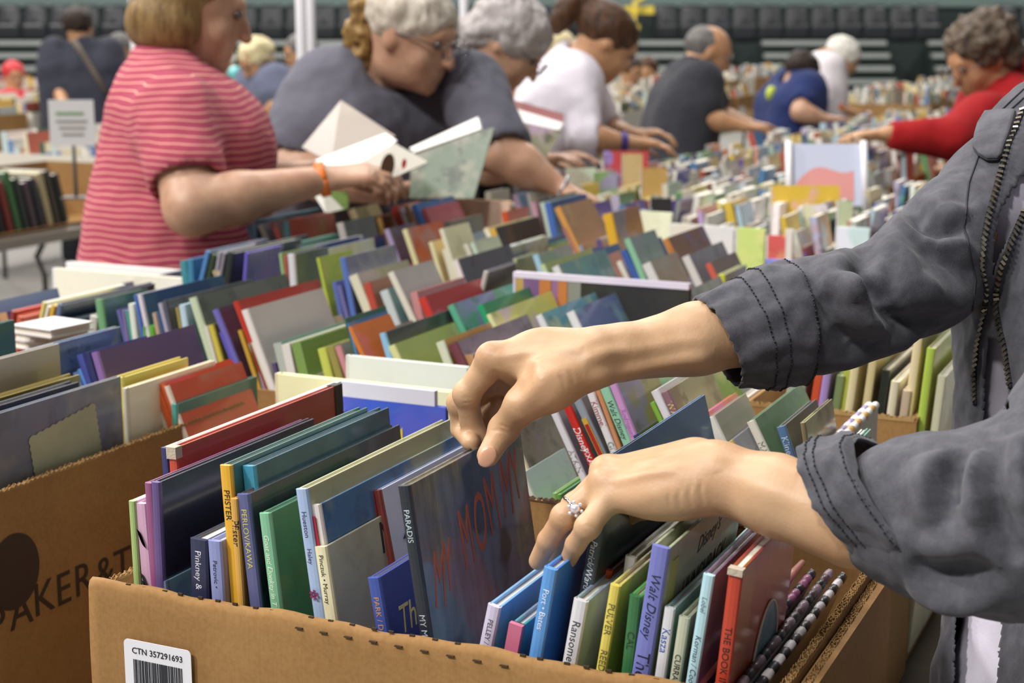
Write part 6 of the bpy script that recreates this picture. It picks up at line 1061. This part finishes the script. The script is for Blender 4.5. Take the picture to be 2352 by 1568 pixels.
# open front: cut away between the zips so the shirt shows
jk = sdf(JP, .0034, .02, 'jacket', JK, jp, nz=(.0035, 20, 3), relax=2)
def bvh(o): return BVHTree.FromPolygons([v.co for v in o.data.vertices], [p.vertices for p in o.data.polygons])
crease(jk, [([(1985, 560), (1978, 620), (2000, 680), (2060, 735), (2120, 765)], -.010, .009), ([(1905, 590), (1925, 660), (1985, 730), (2050, 775)], .006, .011), ([(2060, 490), (2055, 560), (2095, 640), (2160, 690), (2230, 700)], .009, .012),
    ([(2092, 470), (2110, 510), (2160, 530), (2220, 525)], -.008, .007), ([(2150, 440), (2170, 480), (2230, 500)], .006, .009), ([(1890, 640), (1980, 690), (2060, 705)], .005, .006), ([(1880, 680), (1910, 720), (1960, 790)], -.005, .008), ([(1850, 760), (1960, 800), (2080, 760), (2190, 690)], -.005, .012), ([(2130, 560), (2190, 600), (2240, 640)], -.006, .009), ([(1935, 640), (1945, 700)], .005, .006),
    ([(2215, 1035), (2195, 1090), (2200, 1160)], -.008, .008), ([(2250, 1030), (2240, 1110), (2262, 1200)], .008, .011), ([(2290, 1015), (2282, 1110), (2305, 1210), (2350, 1290)], -.009, .009), ([(2340, 1000), (2325, 1090), (2345, 1180)], .008, .010), ([(2130, 1040), (2120, 1110), (2135, 1200)], .005, .012), ([(2090, 1300), (2140, 1325), (2210, 1320), (2290, 1300)], -.007, .010), ([(2080, 1345), (2180, 1380), (2300, 1385)], .005, .012), ([(2160, 1060), (2165, 1130), (2180, 1200)], -.004, .006)])
BV = bvh(jk)
def on(x, y, lift=.001):
    d = ray(x, y); d = d/np.linalg.norm(d); h, n, i, ds = BV.ray_cast(Vector(_C-jg), Vector(d)); return (np.array(h)+np.array(n)*lift, np.array(n)) if h else (None, None)
def loft_cuff(name, sect, m, amp=.0024, th=.0022, fr=0, seed=0):
    """sect: list of (centre, axis, r1, r2)"""
    b = MB(); nu = 72; nv_ = len(sect)-1; rows = []
    for j, (c_, ax, r1, r2) in enumerate(sect):
        ax = nrm(ax); u_ = nrm(np.cross(ax, vv)); w_ = np.cross(ax, u_); row = []
        for i in range(nu):
            t = 2*math.pi*i/nu; d = u_*math.cos(t)*r1+w_*math.sin(t)*r2; p = c_+d; nn_ = noise.fractal(Vector(p)*45+Vector((seed, 0, 0)), .8, 2, 3)*amp+noise.noise(Vector((math.cos(t)*4+seed, math.sin(t)*4, j*.15)))*amp*1.5
            if fr and j in (0,): p = p+ax*fr*noise.noise(Vector((t*9, seed, 3)))
            row.append(p+nrm(d)*nn_)
        rows.append(row)
    b.v = [tuple(p) for r_ in rows for p in r_]
    for j in range(nv_):
        for i in range(nu): b.f.append((j*nu+i, j*nu+(i+1) % nu, (j+1)*nu+(i+1) % nu, (j+1)*nu+i))
    o = b.build(name, m, jp, True); s_ = o.modifiers.new('s', 'SOLIDIFY'); s_.thickness = th; s_.offset = 0; return o, rows
def lerp_s(A, n):
    out = []
    for i in range(len(A)-1):
        for t in range(n): f = t/n; out.append(tuple(np.array(A[i][k])*(1-f)+np.array(A[i+1][k])*f for k in range(4)))
    return out+[tuple(np.array(A[-1][k]) for k in range(4))]
axU = J(1840, 748, 1.24)-J(1650, 780, 1.225)
cu, rowsU = loft_cuff('rolled_cuff', lerp_s([(J(1650, 786, 1.226), axU+UP*.022, .0375, .036), (J(1705, 770, 1.229), axU+UP*.012, .0425, .040), (J(1770, 752, 1.236), axU+UP*.004, .0465, .043), (J(1822, 742, 1.24), axU, .0478, .044), (J(1832, 741, 1.241), axU, .0435, .040)], 6), JK, fr=.004, seed=2)
axL = J(2080, 1170, 1.01)-J(1900, 1180, 1.035)+UP*.0
cl_, rowsL = loft_cuff('rolled_cuff', lerp_s([(J(1936, 1162, 1.032), axL+UP*.030, .0455, .038), (J(1978, 1160, 1.028), axL+UP*.028, .050, .042), (J(2030, 1158, 1.02), axL+UP*.03, .0535, .047), (J(2072, 1160, 1.012), axL+UP*.034, .055, .049), (J(2080, 1160, 1.012), axL+UP*.034, .050, .045)], 6), JK, fr=.002, seed=5)
cu['label'] = 'turned-back grey cuff with double stitching'; cl_['label'] = 'turned-back grey cuff with curved double stitching'
def seam(rows, js, cen, nm='stitching', r=.0009, m=THR, dash=3):
    for j in js:
        c_ = np.mean(rows[j], 0); P = [c_+(p-c_)*(1+.0013/np.linalg.norm(p-c_)) for p in rows[j]]; b = MB(); MB_ = []
        fine = [P[i]*(1-f)+P[(i+1) % len(P)]*f for i in range(len(P)) for f in (0, .5)]
        b.tube(fine, r*.6, 5, closed=True); b.build('seam', THR, jp, True); b = MB()
        fine2 = [c_+(p-c_)*(1+.0006/np.linalg.norm(p-c_)) for p in fine]
        for i in range(0, len(fine2)-1, 2): b.tube([fine2[i]*.8+fine2[i+1]*.2, fine2[i]*.1+fine2[i+1]*.9], r*.75, 5)
        b.build(nm, m, jp, True)
seam(rowsU, (8, 11, 19, 22), 0); seam(rowsL, (4, 7, 18, 21), 0)
# body seams, zips, pocket flap: laid on the cloth
def seamline(pts, nm='seam', r=.0009, m=THR, lift=.0004):
    P = [on(*p, lift)[0] for p in poly(pts, 7)]; P = [p for p in P if p is not None]
    Q = [P[0]] if P else []
    for p in P[1:]:
        if np.linalg.norm(p-Q[-1]) < .03: Q.append(p)
    if len(Q) > 2: MB().tube(Q, r, 6).build(nm, m, jp, True)
for L_ in ([(2352, 225), (2270, 300), (2225, 420), (2215, 520), (2240, 640), (2232, 720)], [(2352, 205), (2262, 290), (2250, 330)], [(2248, 330), (2250, 331)]): seamline(L_)
BRASS = mat('zip_teeth_metal', 0x9c9484, .25, metal=.9); TAPE = mat('zip_tape_dark', 0x1c1c22, .8)
def zipper(pts, lb):
    P = [on(*p, .0012) for p in poly(pts, 10.5)]; Q = []
    for p, n in P:
        if p is None: continue
        if Q and np.linalg.norm(p-Q[-1][0]) > .03: continue
        Q.append((p, n))
    if len(Q) < 4: return
    z = MB().tube([p-n*.0008 for p, n in Q], .0021, 6).build('zip', TAPE, jp, True); b = MB()
    for i in range(len(Q)-1):
        p, n = Q[i]; d = nrm(Q[i+1][0]-p); s_ = nrm(np.cross(d, n)); M_ = Matrix((tuple(s_)+(p[0],), tuple(d)+(p[1],), tuple(np.cross(s_, d))+(p[2],), (0, 0, 0, 1))); b.box((-.0022, -.0011, -.0002), (.0022, .0011, .0022), M_)
    o = b.build('zip_teeth', BRASS, z); o['kind'] = 'stuff'; z['label'] = lb
HOLES = [[(2352, 395), (2300, 480), (2284, 550), (2283, 610), (2281, 645), (2292, 604), (2320, 540), (2352, 478), (2420, 380)], [(2268, 770), (2256, 860), (2256, 960), (2250, 1060), (2320, 1080), (2320, 960), (2314, 880), (2303, 790)], [(2230, 1180), (2192, 1400), (2186, 1600), (2286, 1600), (2303, 1400), (2316, 1180)]]
def inpoly(x, y, P):
    c = np.zeros(len(x), bool); n_ = len(P)
    for i in range(n_):
        x1, y1 = P[i]; x2, y2 = P[i-1]; m_ = ((y1 > y) != (y2 > y)) & (x < (x2-x1)*(y-y1)/((y2-y1) if y2 != y1 else 1e-9)+x1); c ^= m_
    return c
zipper([(2350, 255), (2314, 340), (2290, 420), (2270, 490), (2258, 550), (2254, 605), (2264, 660), (2262, 720), (2248, 780), (2240, 850), (2242, 930)], 'open metal zip along the front edge beside the reaching sleeve')
zipper([(2351, 486), (2322, 548), (2298, 610), (2288, 660), (2294, 730), (2310, 800), (2322, 880), (2327, 980)], 'open metal zip on the nearer front edge of the jacket')
zipper([(2178, 1415), (2176, 1480), (2180, 1560)], 'lower end of the open zip')
P = [[on(x, y, .003)[0] for x in np.linspace(xa, xb, 10)] for y, xa, xb in ((262, 2275, 2335), (290, 2258, 2328), (320, 2245, 2318), (345, 2240, 2306), (362, 2252, 2300), (372, 2270, 2292))]
if all(p is not None for r_ in P for p in r_):
    b = MB(); b.v = [tuple(p) for r_ in P for p in r_]; b.f = [(j*10+i, j*10+i+1, (j+1)*10+i+1, (j+1)*10+i) for j in range(5) for i in range(9)]; o = b.build('pocket_flap', JK, jp, True); s_ = o.modifiers.new('s', 'SOLIDIFY'); s_.thickness = .003
    MB().tube([tuple(np.array(P[j][0])+0) for j in range(6)]+[tuple(P[5][i]) for i in range(1, 10)]+[tuple(P[j][9]) for j in range(4, -1, -1)], .001, 6).build('seam', THR, jp, True)
me = jk.data; n_ = len(me.polygons); ce_ = np.empty(n_*3); me.polygons.foreach_get('center', ce_); ce_ = ce_.reshape(-1, 3)+jg-_C; nn_ = np.empty(n_*3); me.polygons.foreach_get('normal', nn_); nn_ = nn_.reshape(-1, 3)
dd_ = ce_@_F; X_ = 1176+FPX*(ce_@_R)/dd_; Y_ = 784-FPX*(ce_@_U)/dd_; kill = np.zeros(n_, bool)
for P in HOLES: kill |= inpoly(X_, Y_, P)
kill &= (nn_*ce_).sum(1) < 0; kill &= ~((dd_ < 1.03) & (Y_ > 940) & (Y_ < 1440)); bmm = bmesh.new(); bmm.from_mesh(me); bmm.faces.ensure_lookup_table(); bmesh.ops.delete(bmm, geom=[bmm.faces[i] for i in np.where(kill)[0]], context='FACES'); bmm.to_mesh(me); bmm.free()
s_ = jk.modifiers.new('s', 'SOLIDIFY'); s_.thickness = .0018; s_.offset = -1
b = []
for s in (-1, 1):
    a = hipJ+SJ*s*.085+np.array([0, 0, -.02]); an = np.array([SJ[0]*s*.1, SJ[1]*s*.1, .10]); b += [('c', a, (a+an)/2, .115, .085, .04), ('c', (a+an)/2, an, .085, .06, .03)]
    f0 = np.array([SJ[0]*s*.1, SJ[1]*s*.1, .035]); sdf([('c', f0-fwdJ*.05, f0+fwdJ*.12, .042, .034), ('&', (0, 0, 0), (0, 0, -1))], .01, .01, 'shoe', SHOE, jp)
sdf(b, .012, .03, 'trousers', cloth('black_trousers', 0x17171a), jp, nz=(.005, 8, 2))
sdf([('e', qJ(0, -.03, .03), (.092, .11, .09), RJ), ('e', qJ(0, -.08, -.08), (.07, .05, .10), RJ), ('-e', qJ(0, .1, -.035), (.08, .06, .085), RJ, .012)], .008, .02, 'hair', H_BRN, jp, nz=(.005, 20, 3))
for a in (-1, 1): sdf([('e', qJ(a*.031, .0815, .005), (.0115, .0115, .0115), RJ)], .004, .01, 'eye', EYEM, jp)

_s = {}
for o in bpy.data.objects:
    if 'label' in o and o.parent is None:
        if len(o['label'].replace('-', ' ').split()) > 16: print('LONG', o['label'])
        if not o.get('group'):
            if o['label'] in _s: print('DUP', o['label'])
            _s[o['label']] = 1
